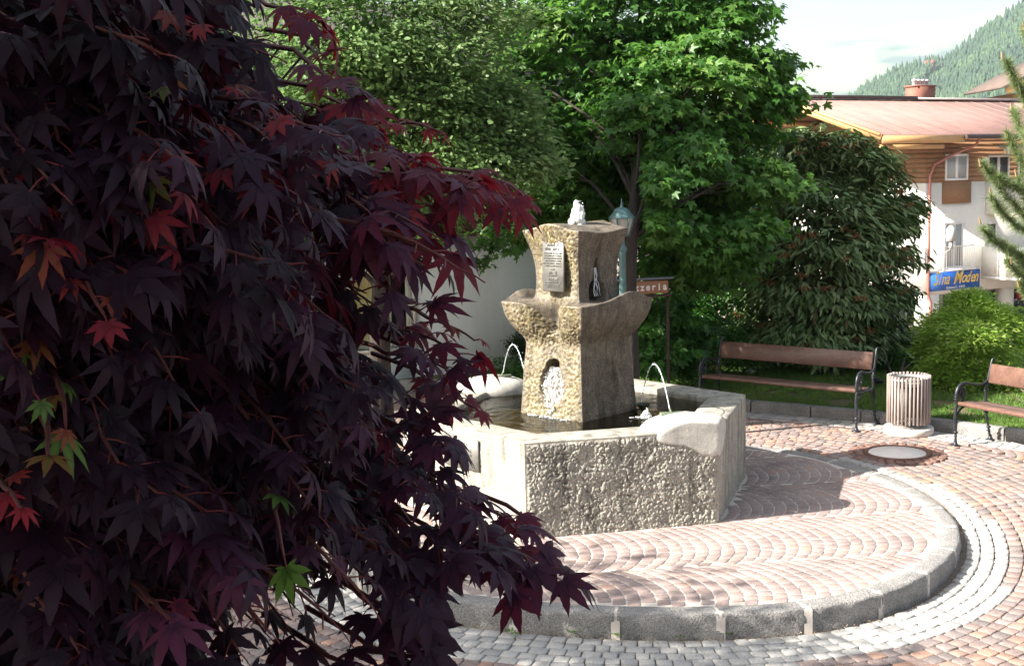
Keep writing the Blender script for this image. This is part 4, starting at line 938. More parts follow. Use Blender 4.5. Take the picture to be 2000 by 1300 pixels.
for dd in (-.6, 1.5, 3.9, 6.3): bb(e0+.05, -.03, dd, dd+.16, ze-.05+(.34*max(0, min(dd, mid)+.6) if dd < mid else .34*(DW-dd)), ze+.15+(.34*max(0, min(dd, mid)+.6) if dd < mid else .34*(DW-dd))-.0)
g.build('verge_board', trim, roof)
dkm = simple('gutter_mat', srgb(70, 58, 58), srgb(88, 74, 72), 3, .5, metal=.4)
g = G(); g.tube([B(1.0, -of-.1, ze+.04), B(7.2, -of-.1, ze+.02)], .1, 10); g.beam(B(e0, mid, zr+.25), B(4.2, mid, zr+.25), .35, .14); g.build('gutter', dkm, roof)
g = G(); g.beam(B(4.2, mid, zr+.22), B(e1, mid, zr+.22), .4, .1); g.build('ridge_cap', simple('ridge_mat', srgb(176, 166, 166), srgb(190, 182, 180), 3, .6, metal=.3), roof)
g = G(); g.tube([B(1.9, -of-.1, ze), B(1.85, -of+.1, ze-.3), B(1.0, -.35, ze-.7), B(.35, -.1, ze-1.05), B(.12, -.1, ze-1.5), B(.12, -.1, ZB), B(.3, -.1, ZB-.3), B(.3, -.1, ZG)], .06, 8); g.build('downpipe', simple('copper_pipe_mat', srgb(160, 104, 94), srgb(184, 124, 110), 4, .5, metal=.3), shop)
# chimney
ch = B(5.0, mid+.4, 0); g = G(); g.box(ch+np.array([0, 0, 6.05]), (1.15, .7, .9), R=Rb); g.box(ch+np.array([0, 0, 6.53]), (1.25, .8, .07), R=Rb)
c_ = g.build('chimney', simple('chimney_mat', srgb(120, 78, 66), srgb(138, 92, 78), 3, .8), roof)
for k in range(4): q = ch+np.array([*(au*(-.4+.27*k)), 6.56]); G().lathe([(.09, 0), (.09, .18), (.12, .2), (.12, .26), (.001, .3)], q, 12).build('chimney_pot', simple('pot_mat%d' % k, srgb(190, 190, 192), srgb(200, 200, 204), 3, .5, metal=.5), c_)
# cross gable on the right with awning
g = G(); x0, x1, xm = 7.2, 13.4, 10.3
for (a, b) in ((x0, xm), (x1, xm)):
    P = [B(a, -of-.6, ze-.02), B(b, -of-.6, zr-.15), B(b, mid-.3, zr-.15), B(a, mid-2, ze-.02)]; g.add(P+[p+th for p in P], [(0, 1, 2, 3), (4, 5, 6, 7), (0, 1, 5, 4), (3, 0, 4, 7)])
g.build('cross_gable', rm, roof)
g = G(); g.beam(B(x0, -of-.65, ze+.0), B(xm, -of-.65, zr-.13), .07, .26); g.beam(B(x1, -of-.65, ze+.0), B(xm, -of-.65, zr-.13), .07, .26); g.build('verge_board', trim, roof)
g = G(); g.add([B(x0+.4, -.05, ZT-.2), B(x1-.4, -.05, ZT-.2), B(xm, -.05, zr-.3)], [(0, 1, 2)]); g.build('gable_panel', timber, shop)
# windows
glass = simple('window_glass_mat', srgb(150, 158, 160), srgb(176, 182, 180), .6, .12, 5, .05, .01); pvc = simple('pvc_mat', srgb(232, 230, 228), srgb(238, 236, 234), 3, .4)
dkglass = simple('dark_glass_mat', srgb(36, 42, 50), srgb(58, 64, 70), .9, .1, 5, .05, .01)
def window(s0, s1, z0, z1, mat, d=-.06, name='window', split=True):
    global g
    g = G(); f = .09
    for q in ((s0, s0+f, z0, z1), (s1-f, s1, z0, z1), (s0+f, s1-f, z1-f, z1), (s0+f, s1-f, z0, z0+f)): bb(q[0], q[1], d, d+.05, q[2], q[3])
    if split: m_ = (s0+s1)/2; bb(m_-f*.8, m_+f*.8, d, d+.05, z0+f, z1-f)
    w = g.build(name, pvc, shop); g = G(); bb(s0+f*.5, s1-f*.5, d+.03, d+.04, z0+f*.5, z1-f*.5); g.build('pane', mat, w); return w
def SZ(px, py):                                              # front wall: measured point -> (s, z)
    k = (px-1000)/FOC; s_ = (k*C0[1]-C0[0])/(au[0]-k*au[1]); Y_ = C0[1]+au[1]*s_; return s_, W(px, py, Y=Y_)[2]
def wpx(x0, y0, x1, y1, mat, **k):
    s0, z1 = SZ(x0, y0); s1, _ = SZ(x1, y0); _, z0 = SZ(x0, y1); return window(s0, s1, z0, z1, mat, **k)
wpx(1844, 301, 1888, 353, glass, d=-.12); wpx(1848, 435, 1884, 525, glass, name='balcony_door', d=-.05); wpx(1926, 303, 1968, 350, dkglass, d=-.12); wpx(1928, 434, 1950, 480, dkglass, split=False, d=-.05)
wpx(1985, 300, 2010, 352, dkglass, d=-.12)
g = G(); s0, z1 = SZ(1842, 355); s1, _ = SZ(1896, 355); _, z0 = SZ(1842, 398); bb(s0, s1, -.08, -.0, z0, z1); g.build('timber_panel', timber, shop)
g = G(); s0, z1 = SZ(1840, 482); s1, _ = SZ(1898, 482); _, z0 = SZ(1842, 524)
for k in range(14): g.tube([B(s0+(s1-s0)*k/13, -.25, z0), B(s0+(s1-s0)*k/13, -.25, z1)], .012, 5)
for z_ in (z0, z1): g.tube([B(s0, -.05, z_), B(s0, -.25, z_), B(s1, -.25, z_), B(s1, -.05, z_)], .025, 6)
bb(s0-.05, s1+.05, -.3, -.0, z0-.12, z0-.03); g.build('balcony_railing', pvc, shop)
s0, z1 = SZ(1922, 286); s1, _ = SZ(1990, 286); g = G(); n = 50; V = []
for i in range(n):
    for (dz, dd) in ((0, -.35), (-.26+.03*math.sin(i*1.2), -.95), (-.48+.04*abs(math.sin(i*.75)), -.97)): V.append(B(s0+(s1-s0+1)*i/(n-1), dd, z1+dz+.1))
m, t, o = new_mat('awning_mat'); wv = t.nodes.new('ShaderNodeTexWave'); wv.inputs['Scale'].default_value = 1.6; tc = t.nodes.new('ShaderNodeTexCoord'); t.links.new(tc.outputs['Object'], wv.inputs[0]); pbr(t, o, ramp(t, wv.outputs['Fac'], [(.45, srgb(196, 150, 70)), (.55, srgb(206, 200, 190))]), .8)
g.grid(np.array(V), n, 3); g.build('awning', m, shop)
# balconies on the right
def balcony(px0, pyt, pyb, depth, name='balcony'):
    global g
    g = G(); s0, zt = SZ(px0, pyt); _, zb = SZ(px0, pyb); bb(s0, LW, -depth, -depth+.15, zb, zt); bb(s0, s0+.15, -depth+.15, 0, zb, zt); bb(s0, LW, -depth+.003, 0, zb-.12, zb-.003); return g.build(name, white, shop)
balcony(1926, 352, 412, .7); balcony(1922, 482, 538, 1.7)
# round lamp, bracket lamp with its wire, shop front
g = G(); s0, z0 = SZ(1921, 315); g.tube([B(s0, -.06, z0), B(s0, -.16, z0)], .17, 20); g.build('round_wall_lamp', pvc, shop)
g = G(); s0, z0 = SZ(1833, 458); g.box(B(s0, -.75, z0), (.28, .28, .5), R=Rb); g.lathe([(.2, .26), (.05, .4), (.001, .4)], B(s0, -.75, z0), 4); g.box(B(s0, -.75, z0-.4), (.12, .12, .3), R=Rb)
g.tube([B(s0+.6, 0, z0+.3), B(s0, -.75, z0+.35)], .02, 5); g.tube([B(s0, -.75, z0-.55), B(s0-.7, -.1, z0-1.2)], .015, 5); g.box(B(s0-.75, -.06, z0-.95), (.12, .1, .9), R=Rb); g.build('bracket_lamp', simple('grey_metal_mat', srgb(150, 152, 150), srgb(180, 180, 178), 5, .5), shop)
m, t, o = new_mat('shop_window_mat'); pbr(t, o, ramp(t, noise(t, 1.1, 3, .6), [(.35, srgb(26, 34, 44)), (.5, srgb(50, 62, 70)), (.62, srgb(120, 128, 120)), (.75, srgb(40, 60, 70))]), .12)
g = G(); bb(.95, 9.4, .6, .7, ZG, ZB-.02); bb(1.2, 1.3, 2, DW, ZG, ZB-.02); sw = g.build('shop_window', m, shop)
g = G(); bb(2.6, 2.7, .52, .58, ZG, ZB-.02); bb(.92, 1.0, .52, .58, ZG, ZB-.02); bb(1.0, 9.4, .52, .58, ZB-.14, ZB-.03); g.build('shop_frame', simple('alu_mat', srgb(150, 150, 152), srgb(170, 170, 172), 4, .4, metal=.5), sw)
def mannequin(s_, c): 
    q = B(s_, .5, ZG+.3); g = G().lathe([(.02, .55), (.16, .7), (.13, 1.0), (.19, 1.3), (.2, 1.45), (.06, 1.52), (.05, 1.6)], q, 14, sy=.6); g.build('display_garment', simple('garment_mat_%d' % int(s_*10), c, c, 3, .8), sw)
mannequin(1.5, srgb(150, 160, 140)); mannequin(3.6, srgb(110, 150, 130)); mannequin(7.1, srgb(190, 30, 50)); mannequin(2.1, srgb(90, 100, 110)); mannequin(6.6, srgb(170, 30, 60))
# the sign
a_, zt = SZ(1818, 533); b_, _ = SZ(1914, 527); _, zb = SZ(1818, 569); zt2 = SZ(1818, 533)[1]
sgn = thing('shop_sign', tuple(B((a_+b_)/2, -.12, zb)), 'blue shop sign with yellow slanted lettering above the dark shop window', 'sign')
m, t, o = new_mat('blue_sign_mat'); pbr(t, o, ramp(t, noise(t, .9, 3), [(.4, srgb(36, 92, 178)), (.55, srgb(60, 120, 200)), (.68, srgb(160, 180, 220))]), .4)
g = G(); bb(a_, b_, -.14, -.08, zb, zt); g.build('sign_board', m, sgn)
g = G(); bb(a_-.05, b_+.05, -.079, -.0, zb-.07, zt+.06); g.build('sign_frame', pvc, sgn)
yl = simple('yellow_letter_mat', srgb(226, 192, 90), srgb(226, 192, 90), 3, .5)
Hs = zt-zb; xs_ = a_+.06
for w_i, (word, s_, sz) in enumerate((('Sina', a_+(b_-a_)*.04, .95), ('Moden', a_+(b_-a_)*.45, .95))):
    x_ = s_
    for k, chh in enumerate(word):
        o_ = text_mesh('letter', chh, Hs*(1.05 if k == 0 else .88), yl, sgn, frame(B(x_, -.145, zb+Hs*(.62 if k == 0 else .60)), (*au, .02), (0, 0, 1)), .004, .45, .008, 'LEFT', sx=.78)
        bbx = [v.co.dot(Vector((*au, 0))) for v in o_.data.vertices]; x_ += (max(bbx)-min(bbx))*(.86 if k else .8)
text_mesh('small_lettering', 'Grössen S - XXXL', Hs*.2, wl, sgn, frame(B(a_+(b_-a_)*.5, -.145, zb+Hs*.12), (*au, 0), (0, 0, 1)), .003, .2, .002)
# --- second timber gable at the right edge, small chalet and pylon on the hill
t = thing('timber_gable_house', tuple(W(2150, 300, Y=74.)*np.array([1, 1, 0])+np.array([0, 0, -3.9])), 'timber gable with pale boards peeking in at the upper right edge of the photo', 'house')
q = W(1966, 178, Y=78.)
g = G().box(q+np.array([6.3, 3, -4.9]), (11, 5, 9.6)); g.add([q+np.array([.8, .5, -.1]), q+np.array([11.8, .5, -.1]), q+np.array([6.3, .5, 2.6])], [(0, 1, 2)]); g.build('wall', timber, t)
g = G()
for a, b in (((0, 0, 0), (6.3, 0, 3.1)), ((12.6, 0, 0), (6.3, 0, 3.1))): g.beam(q+np.array(a), q+np.array(b), .2, .45)
g.build('verge_board', trim, t)
g = G()
for a, b in (((-.4, 3, .2), (6.3, 3, 3.5)), ((13, 3, .2), (6.3, 3, 3.5))): g.beam(q+np.array(a), q+np.array(b), 6.4, .15)
g.build('roof', simple('grey_roof_mat', srgb(84, 70, 64), srgb(104, 90, 82), 2, .8), t)
p = W(1816, 127, Y=1440.); t = thing('hillside_chalet', tuple(p+np.array([0, 0, -6])), 'tiny red-brown chalet among the trees high on the forested hill', 'house')
G().box(p+np.array([0, 0, -3]), (8, 6, 6)).build('wall', simple('chalet_mat', srgb(190, 150, 130), srgb(150, 96, 80), .5, .8), t)
g = G()
for sg in (-1, 1): g.beam(p+np.array([0, -1, 3]), p+np.array([sg*5.5, -1, -.5]), 8, .5, up=(0, 1, .01))
g.build('roof', simple('chalet_roof_mat', srgb(120, 70, 60), srgb(140, 90, 76), .5, .8), t)
p = W(1785, 205, Y=1120.); t = thing('power_pylon', tuple(p), 'thin grey lattice power pylon standing in front of the forested hill', 'pylon')
g = G()
for sx, sy in ((-1, -1), (1, -1), (1, 1), (-1, 1)): g.tube([p+np.array([sx*2.5, sy*2.5, 0]), p+np.array([sx*.5, sy*.5, 26])], .12, 4)
for k in range(9):
    z0, z1 = k*2.9, k*2.9+2.9; w0, w1 = 2.5-2*z0/26, 2.5-2*z1/26; g.tube([p+np.array([-w0, -w0, z0]), p+np.array([w1, -w1, z1])], .07, 4); g.tube([p+np.array([w0, -w0, z0]), p+np.array([-w1, -w1, z1])], .07, 4)
g.build('mast', bpy.data.materials['alu_mat'], t)
g = G()
for z_, w_ in ((20, 5), (24, 4)): g.tube([p+np.array([-w_, 0, z_]), p+np.array([w_, 0, z_])], .12, 4)
g.build('cross_arm', bpy.data.materials['alu_mat'], t)
# ================================================================ TREES AND SHRUBS
def unit(v): return v/(np.linalg.norm(v, axis=-1, keepdims=True)+1e-9)
def frames(m, n):
    """columns: side, midrib, normal"""
    m = unit(m); n = unit(n-m*(m*n).sum(-1, keepdims=True)); s_ = np.cross(m, n); return np.stack([s_, m, n], -1)
def fan(outline, z=None):
    V = [(0, 0, 0)]+[(x, y, 0 if z is None else z(x, y)) for x, y in outline]; n = len(outline)
    return np.array(V, float), np.array([(0, i+1, (i+1) % n+1) for i in range(n)])
# leaf templates (unit length, stalk at the origin, tip towards +y)
def lobed(lobes, w, sinus=.42, droop=.25):
    pts = []
    for a, L in lobes:
        a = math.radians(a); d = (math.sin(a), math.cos(a)); s_ = (math.cos(a), -math.sin(a))
        pts += [(d[0]*L*.55-s_[0]*w*L, d[1]*L*.55-s_[1]*w*L), (d[0]*L*.78-s_[0]*w*L*.75, d[1]*L*.78-s_[1]*w*L*.75), (d[0]*L, d[1]*L), (d[0]*L*.78+s_[0]*w*L*.75, d[1]*L*.78+s_[1]*w*L*.75), (d[0]*L*.55+s_[0]*w*L, d[1]*L*.55+s_[1]*w*L)]
    pts = [(-.0, -.02)]+pts
    return fan(pts, lambda x, y: -droop*(x*x+y*y))
MAPLE = lobed([(-100, .45), (-52, .78), (0, 1), (52, .78), (100, .45)], .17)
OVAL = (np.array([(0, 0, 0), (-.26, .35, .05), (-.2, .72, 0), (0, 1, -.08), (.2, .72, 0), (.26, .35, .05), (0, .5, -.03)]), np.array([(0, 6, 1), (1, 6, 2), (2, 6, 3), (3, 6, 4), (4, 6, 5), (5, 6, 0)]))
LANCE = (np.array([(0, 0, 0), (-.12, .25, .03), (-.14, .5, .0), (-.08, .8, -.1), (0, 1, -.2), (.08, .8, -.1), (.14, .5, 0), (.12, .25, .03), (0, .5, -.05)]), np.array([(0, 8, 1), (1, 8, 2), (2, 8, 3), (3, 8, 4), (4, 8, 5), (5, 8, 6), (6, 8, 7), (7, 8, 0)]))
def spray_points(c, rad, k, shell=.55):
    """k points in an ellipsoid, mostly near its surface"""
    d = unit(rng.normal(0, 1, (k, 3))); r = (1-shell*rng.random(k)**1.5)[:, None]; return c+d*r*rad, d
def crown(g, tpl, clumps, per, size, flat=.5, droop=.35, spread=.16, axis=None, tintvar=.15, up=.8, sprayn=16, clear=()):
    """clumps: (centre, radii, tint). every spray is a small tilted, shingled fan of leaves"""
    TV, TF = tpl
    for (c, rad, tint) in clumps:
        c = np.array(c, float); rad = np.array(rad, float); ns = max(1, int(per/sprayn)); P, d = spray_points(c, rad, ns)
        out = d*np.array([1, 1, .35]); 
        if axis is not None: out = out+.9*unit((P-np.array(axis))*np.array([1, 1, .15]))
        out = unit(out+np.array([0, 0, -.15])); st = rng.normal(0, tintvar*.6, ns)
        k = sprayn; off = rng.normal(0, 1, (ns, k, 3))*np.array([spread, spread, spread*.25]); along = rng.uniform(-.6, .9, (ns, k, 1))*spread*1.5
        pos = P[:, None]+off+out[:, None]*along; pos[..., 2] -= np.abs(along[..., 0])*.25
        mid = unit(out[:, None]+rng.normal(0, .65, (ns, k, 3))*np.array([1, 1, .4])+np.array([0, 0, -droop]))
        nr = unit(np.array([0, 0, up])+.55*out[:, None]+rng.normal(0, flat, (ns, k, 3)))
        M = frames(mid.reshape(-1, 3), nr.reshape(-1, 3))*(size*rng.uniform(.65, 1.2, ns*k))[:, None, None]
        tt = np.clip(tint+np.repeat(st, k)+rng.normal(0, tintvar, ns*k), 0, 1)
        Q = pos.reshape(-1, 3)
        if len(clear):                                  # boughs pruned back round the lamp and the sign
            ok = np.ones(len(Q), bool)
            for (lo, hi) in clear: ok &= ~((Q > lo).all(1) & (Q < hi).all(1))
            Q, M, tt = Q[ok], M[ok], tt[ok]
        g.inst(TV, TF, M, Q, tt)
def branch(g, a, b, r0, r1, sag=.15, n=8, tint=.5):
    a = np.array(a, float); b = np.array(b, float); t_ = np.linspace(0, 1, n)[:, None]; L = np.linalg.norm(b-a)
    P = a+(b-a)*t_+np.array([0, 0, 1])*sag*L*(t_*(1-t_))*2+np.cumsum(rng.normal(0, .012*L, (n, 3)), 0)*(t_*(1.0-t_*.3)); P[0] = a
    g.tube(P, np.linspace(r0, r1, n), 6, tint); return P
def clump(px, py, Y, r, tint=.5, fl=.62, fy=1.0): return (W(px, py, Y=Y), (r*Y/FOC, r*Y/FOC*fy, r*Y/FOC*fl), tint)
bark = simple('bark_mat', srgb(66, 54, 46), srgb(104, 92, 80), 6, .9, 25, .8, .02, stretch=(1, 1, .25))
bark_d = simple('dark_bark_mat', srgb(38, 32, 30), srgb(60, 50, 46), 6, .9, 25, .8, .02, stretch=(1, 1, .25))
def tree(name, label, cat, base, trunk_top, r0, clumps, tpl, per, size, mat, bk, group=None, twigs=True, sprayn=16, lean=False, **kw):
    t = thing(name, tuple(base), label, cat, group); base = np.array(base, float); tt = np.array(trunk_top, float)
    g = G(); n = 12; u = np.linspace(0, 1, n)[:, None]; P = base+(tt-base)*(u if not lean else np.c_[sstep(.35, 1, u), sstep(.42, 1, u), u])+np.cumsum(rng.normal(0, .008 if lean else .02, (n, 3)), 0)*u; g.tube(P, np.linspace(r0*1.25, r0*.35, n)+r0*.5*np.exp(-np.linspace(0, 9, n)), 10)
    trunk = g.build('trunk', bk, t, smooth=True)
    if twigs:
        g = G()
        for (c, rad, _) in clumps:
            if lean and c[2] < 2.75: continue
            k = int(np.clip((c[2]-base[2])/(tt[2]-base[2]+.01)*n*.75, 2, n-1)); Q = branch(g, P[k], np.array(c), r0*.32, r0*.07)
            for _ in range(4): e = np.array(c)+unit(rng.normal(0, 1, 3))*np.array(rad)*.8; branch(g, Q[rng.integers(3, 7)], e, r0*.1, .004, .05, 6)
        g.build('limbs', bk, t, smooth=True)
    g = G(); crown(g, tpl, clumps, per, size, axis=tt*np.array([1, 1, 1]), sprayn=sprayn, **kw); g.build('crown', mat, t); return t
def near(mx, cl): return cl
# ---- big maple in the middle
M1 = leafmat('maple_leaf_mat', [(0, (.025, .08, .016, 1)), (.35, (.045, .125, .022, 1)), (.6, (.07, .18, .03, 1)), (.85, (.12, .24, .045, 1)), (1, (.17, .27, .07, 1))], (.14, .34, .03, 1), .42, .42)
cl = [clump(a[0], a[1], a[2]+.75, a[3], a[4]) for a in [(1120, 20, 15.2, 95, .6), (1040, 60, 14.8, 80, .75), (1120, 130, 15.0, 90, .6), (1010, 150, 14.8, 70, .6), (1230, 60, 15.6, 90, .45), (1330, 30, 15.2, 80, .5), (1400, 60, 14.8, 70, .6), (1440, 20, 15, 45, .45),
     (1450, 120, 14.9, 62, .6), (1500, 125, 15.1, 34, .5), (1300, 130, 14.6, 80, .65), (1380, 160, 14.4, 78, .7), (1460, 190, 14.8, 66, .5), (1520, 190, 15, 38, .45), (1215, 190, 14.6, 80, .6), (1120, 230, 14.8, 80, .5),
     (1280, 250, 14.3, 85, .7), (1370, 250, 14.6, 80, .5), (1440, 260, 15, 62, .4), (1190, 290, 14.8, 80, .4), (1100, 320, 14.9, 70, .5), (1060, 390, 14.7, 62, .65), (1010, 440, 14.8, 40, .6), (1150, 370, 15.2, 60, .4), (1290, 340, 15, 80, .35),
     (1380, 340, 15, 75, .4), (1450, 345, 14.3, 62, .65), (1500, 350, 14.2, 48, .8), (1330, 420, 14.6, 70, .4), (1270, 400, 14.8, 50, .4), (1400, 410, 15, 60, .35), (1330, 480, 14.9, 60, .3), (1380, 480, 15.2, 60, .25), 
     (1250, -60, 15.3, 110, .5), (1100, -70, 15.3, 100, .6), (1380, -50, 15.3, 90, .5), (1200, 120, 16, 90, .3), (1300, 200, 16, 90, .3), (1400, 250, 16.2, 80, .3), (1250, 330, 16.2, 80, .3), (1350, 60, 16, 90, .3), (1250, 300, 13.9, 52, .45), (1240, 385, 14.1, 44, .4), (1262, 210, 13.8, 60, .5), (1300, 430, 14.1, 46, .4), (1340, 300, 13.7, 60, .5), (1180, 400, 14.3, 40, .4), (1282, 425, 13.1, 36, .5), (1270, 350, 13.1, 40, .5), (1320, 475, 13.5, 42, .4), (1375, 465, 13.6, 46, .45), (1425, 500, 13.9, 44, .35), (1300, 515, 14, 28, .3), (1360, 530, 14.2, 40, .3), (1450, 440, 13.8, 40, .5)]]
tb_ = W(1229, 560, Y=13.65); tb_[2] = .05
tree('maple_tree', 'tall bright green maple with lobed leaves, filling the centre behind the fountain pillar', 'tree', tb_, W(1250, 60, Y=16.3), .08, cl, MAPLE, 720, .105, M1, bark_d, droop=.3, flat=.4, spread=.13, lean=True, clear=[((.85, 12.0, 1.95), (1.52, 15.1, 3.2)), ((1.2, 12.0, 1.2), (2.0, 14.6, 2.12)), ((.9, 12, .3), (1.62, 14.4, 2.2))])
g = G()
for (a, b, c) in [((985, 455, 14.6), (925, 505, 14.2), 26), ((1030, 440, 14.7), (905, 470, 14.3), 22), ((1000, 430, 14.6), (950, 520, 14.3), 16)]:
    A = W(a[0], a[1], Y=a[2]); Bq = W(b[0], b[1], Y=b[2]); Q = branch(g, A, Bq, .008, .003, .1, 8)
g.build('hanging_twig', bark, bpy.data.objects['maple_tree'], smooth=True)
g = G()
for (px, py) in [(925, 480), (940, 500), (950, 478), (965, 505), (915, 522), (932, 512), (948, 520), (975, 470), (990, 460), (1000, 480), (960, 488), (938, 470), (983, 492), (970, 450), (1010, 455)]:
    crown(g, MAPLE, [(W(px, py, Y=14.4), (.05, .05, .04), .45)], 8, .10, sprayn=4, spread=.05)
g.build('hanging_leaves', M1, bpy.data.objects['maple_tree'])
# ---- lighter small-leaved tree on the left
M2 = leafmat('ash_leaf_mat', [(0, (.065, .13, .04, 1)), (.4, (.115, .205, .06, 1)), (.7, (.17, .27, .09, 1)), (1, (.27, .34, .16, 1))], (.22, .36, .12, 1), .5, .5)
cl = [clump(*a) for a in [(560, -20, 13.4, 110, .4), (640, 40, 13, 90, .5), (740, 20, 13.2, 90, .55), (850, 10, 13.4, 90, .7), (950, 40, 13.6, 80, .8), (700, 110, 12.8, 80, .55), (800, 90, 13, 80, .6), (900, 120, 13.2, 80, .65), (990, 190, 13.6, 60, .6),
     (620, 140, 13, 80, .4), (740, 180, 13.2, 75, .5), (840, 200, 13, 75, .5), (930, 230, 13.2, 72, .55), (1010, 270, 13.5, 52, .6), (690, 260, 13.4, 70, .4), (790, 270, 13.2, 72, .45), (880, 300, 13, 72, .55), (960, 320, 13.1, 62, .65), (1030, 320, 13.3, 36, .65),
     (780, 350, 13.6, 70, .35), (880, 380, 13.5, 55, .4), (950, 385, 13.3, 45, .5), (720, 400, 13.7, 70, .3), (820, 440, 13.8, 40, .3), (640, 340, 13.7, 80, .3), (560, 240, 13.6, 100, .3), (440, 100, 13.8, 120, .3), (420, 300, 14, 110, .3), (560, 430, 14, 80, .3),
     (300, 0, 14, 140, .4), (640, -90, 13.6, 110, .5), (820, -80, 13.6, 110, .6), (960, -60, 13.8, 90, .6), (760, 100, 14.2, 110, .35), (900, 160, 14.3, 100, .35), (830, 270, 14.2, 90, .3)]]
b_ = np.array([-1.6, 14.3, 0]); t2 = tree('ash_tree', 'pale green small-leaved tree standing left of the maple, in front of the log house', 'tree', b_, W(735, 40, Y=13.6), .11, cl, OVAL, 1500, .074, M2, bark_d, droop=.15, flat=.45, spread=.12, sprayn=20)
# ---- dark trees filling the background
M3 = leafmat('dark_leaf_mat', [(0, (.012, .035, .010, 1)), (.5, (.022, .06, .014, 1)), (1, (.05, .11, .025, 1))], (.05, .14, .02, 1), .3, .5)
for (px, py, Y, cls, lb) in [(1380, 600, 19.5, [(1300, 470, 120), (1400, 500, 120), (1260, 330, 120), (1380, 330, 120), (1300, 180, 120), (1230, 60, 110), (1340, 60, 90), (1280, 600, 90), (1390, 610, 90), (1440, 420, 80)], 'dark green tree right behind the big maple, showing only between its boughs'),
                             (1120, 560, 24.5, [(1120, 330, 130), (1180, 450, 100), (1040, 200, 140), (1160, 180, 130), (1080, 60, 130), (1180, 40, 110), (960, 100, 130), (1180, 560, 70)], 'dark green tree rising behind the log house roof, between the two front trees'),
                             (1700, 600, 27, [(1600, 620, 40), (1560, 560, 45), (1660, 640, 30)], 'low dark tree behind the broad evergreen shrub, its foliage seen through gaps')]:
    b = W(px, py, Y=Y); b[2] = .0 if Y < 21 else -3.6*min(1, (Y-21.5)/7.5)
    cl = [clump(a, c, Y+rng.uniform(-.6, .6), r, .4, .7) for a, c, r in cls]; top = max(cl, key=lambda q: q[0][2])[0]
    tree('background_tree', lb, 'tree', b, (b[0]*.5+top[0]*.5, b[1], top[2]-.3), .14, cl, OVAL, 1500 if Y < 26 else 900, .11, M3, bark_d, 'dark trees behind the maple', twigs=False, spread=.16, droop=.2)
def shrub(name, label, base, cl, tpl, per, size, mat, cat='shrub', stems=6, sprayn=12, r0=.02, group=None, **kw):
    t = thing(name, tuple(base), label, cat, group); g = G()
    for (c, rad, _) in cl: branch(g, np.array(base)+np.array([rng.normal(0, .08), rng.normal(0, .05), 0]), np.array(c)+np.array([0, 0, -rad[2]*.3]), r0, r0*.3, .05)
    g.build('stems', bark, t, smooth=True); g = G(); crown(g, tpl, cl, per, size, axis=(base[0], base[1], base[2]+.3), sprayn=sprayn, **kw); g.build('foliage', mat, t); return t
# ---- broad leatherleaf viburnum
M4 = leafmat('leathery_leaf_mat', [(0, (.06, .11, .035, 1)), (.5, (.13, .21, .07, 1)), (.85, (.24, .31, .14, 1)), (1, (.13, .10, .035, 1))], (.05, .12, .02, 1), .15, .38)
vb = W(1610, 728, z=.1); cl = [clump(*a) for a in [(1560, 272, 18, 34, .6), (1640, 282, 17.9, 36, .6), (1700, 310, 17.9, 34, .6), (1530, 300, 18.2, 60, .55), (1600, 290, 18, 60, .55), (1660, 320, 18, 60, .55), (1700, 350, 17.9, 55, .6), (1715, 400, 17.8, 50, .55), (1745, 430, 17.9, 36, .5), (1480, 400, 18.3, 60, .4), (1560, 380, 17.6, 70, .5), (1630, 400, 17.3, 75, .6), (1700, 440, 17.4, 62, .55),
     (1500, 480, 17.6, 66, .4), (1580, 480, 17.2, 75, .5), (1660, 500, 17, 75, .6), (1730, 500, 17.4, 48, .55), (1480, 560, 17.6, 60, .4), (1550, 570, 17.1, 70, .5), (1630, 590, 16.9, 75, .6), (1700, 590, 17.1, 60, .5), (1740, 570, 17.6, 36, .45),
     (1470, 640, 17.5, 55, .4), (1540, 650, 17, 60, .45), (1610, 665, 16.8, 62, .5), (1680, 660, 17, 50, .5), (1720, 640, 17.5, 36, .45), (1765, 395, 18, 16, .5), (1450, 330, 18.4, 46, .4), (1600, 330, 19, 80, .3), (1640, 480, 19, 90, .25), (1560, 600, 18.6, 90, .25), (1520, 440, 18.8, 90, .25), (1500, 560, 18.6, 80, .25), (1690, 420, 18.8, 70, .25), (1680, 560, 18.6, 80, .25), (1590, 520, 18.6, 90, .2), (1640, 640, 18.2, 80, .25), (1480, 480, 18.8, 70, .25)]]
crown_kw = dict(droop=.75, flat=.35, spread=.10, sprayn=7, up=.7)
t4 = shrub('evergreen_shrub', 'huge dark shrub with long drooping leathery leaves and brown flower heads behind the left bench', vb, cl, LANCE, 900, .155, M4, r0=.03, **crown_kw)
g = G()
for _ in range(46):
    c, rad, _x = cl[rng.integers(0, 26)]; d = unit(np.array([rng.normal(0, .6), -1+rng.normal(0, .3), rng.normal(.2, .5)])); p = np.array(c)+d*np.array(rad)*1.3
    for k in range(22): q = p+rng.normal(0, 1, 3)*np.array([.045, .045, .022]); g.lathe([(.001, -.013), (.014, 0), (.001, .013)], q, 5, rng.random())
g.build('flower_heads', simple('flowerhead_mat', srgb(110, 70, 40), srgb(150, 104, 66), 20, .9), t4)
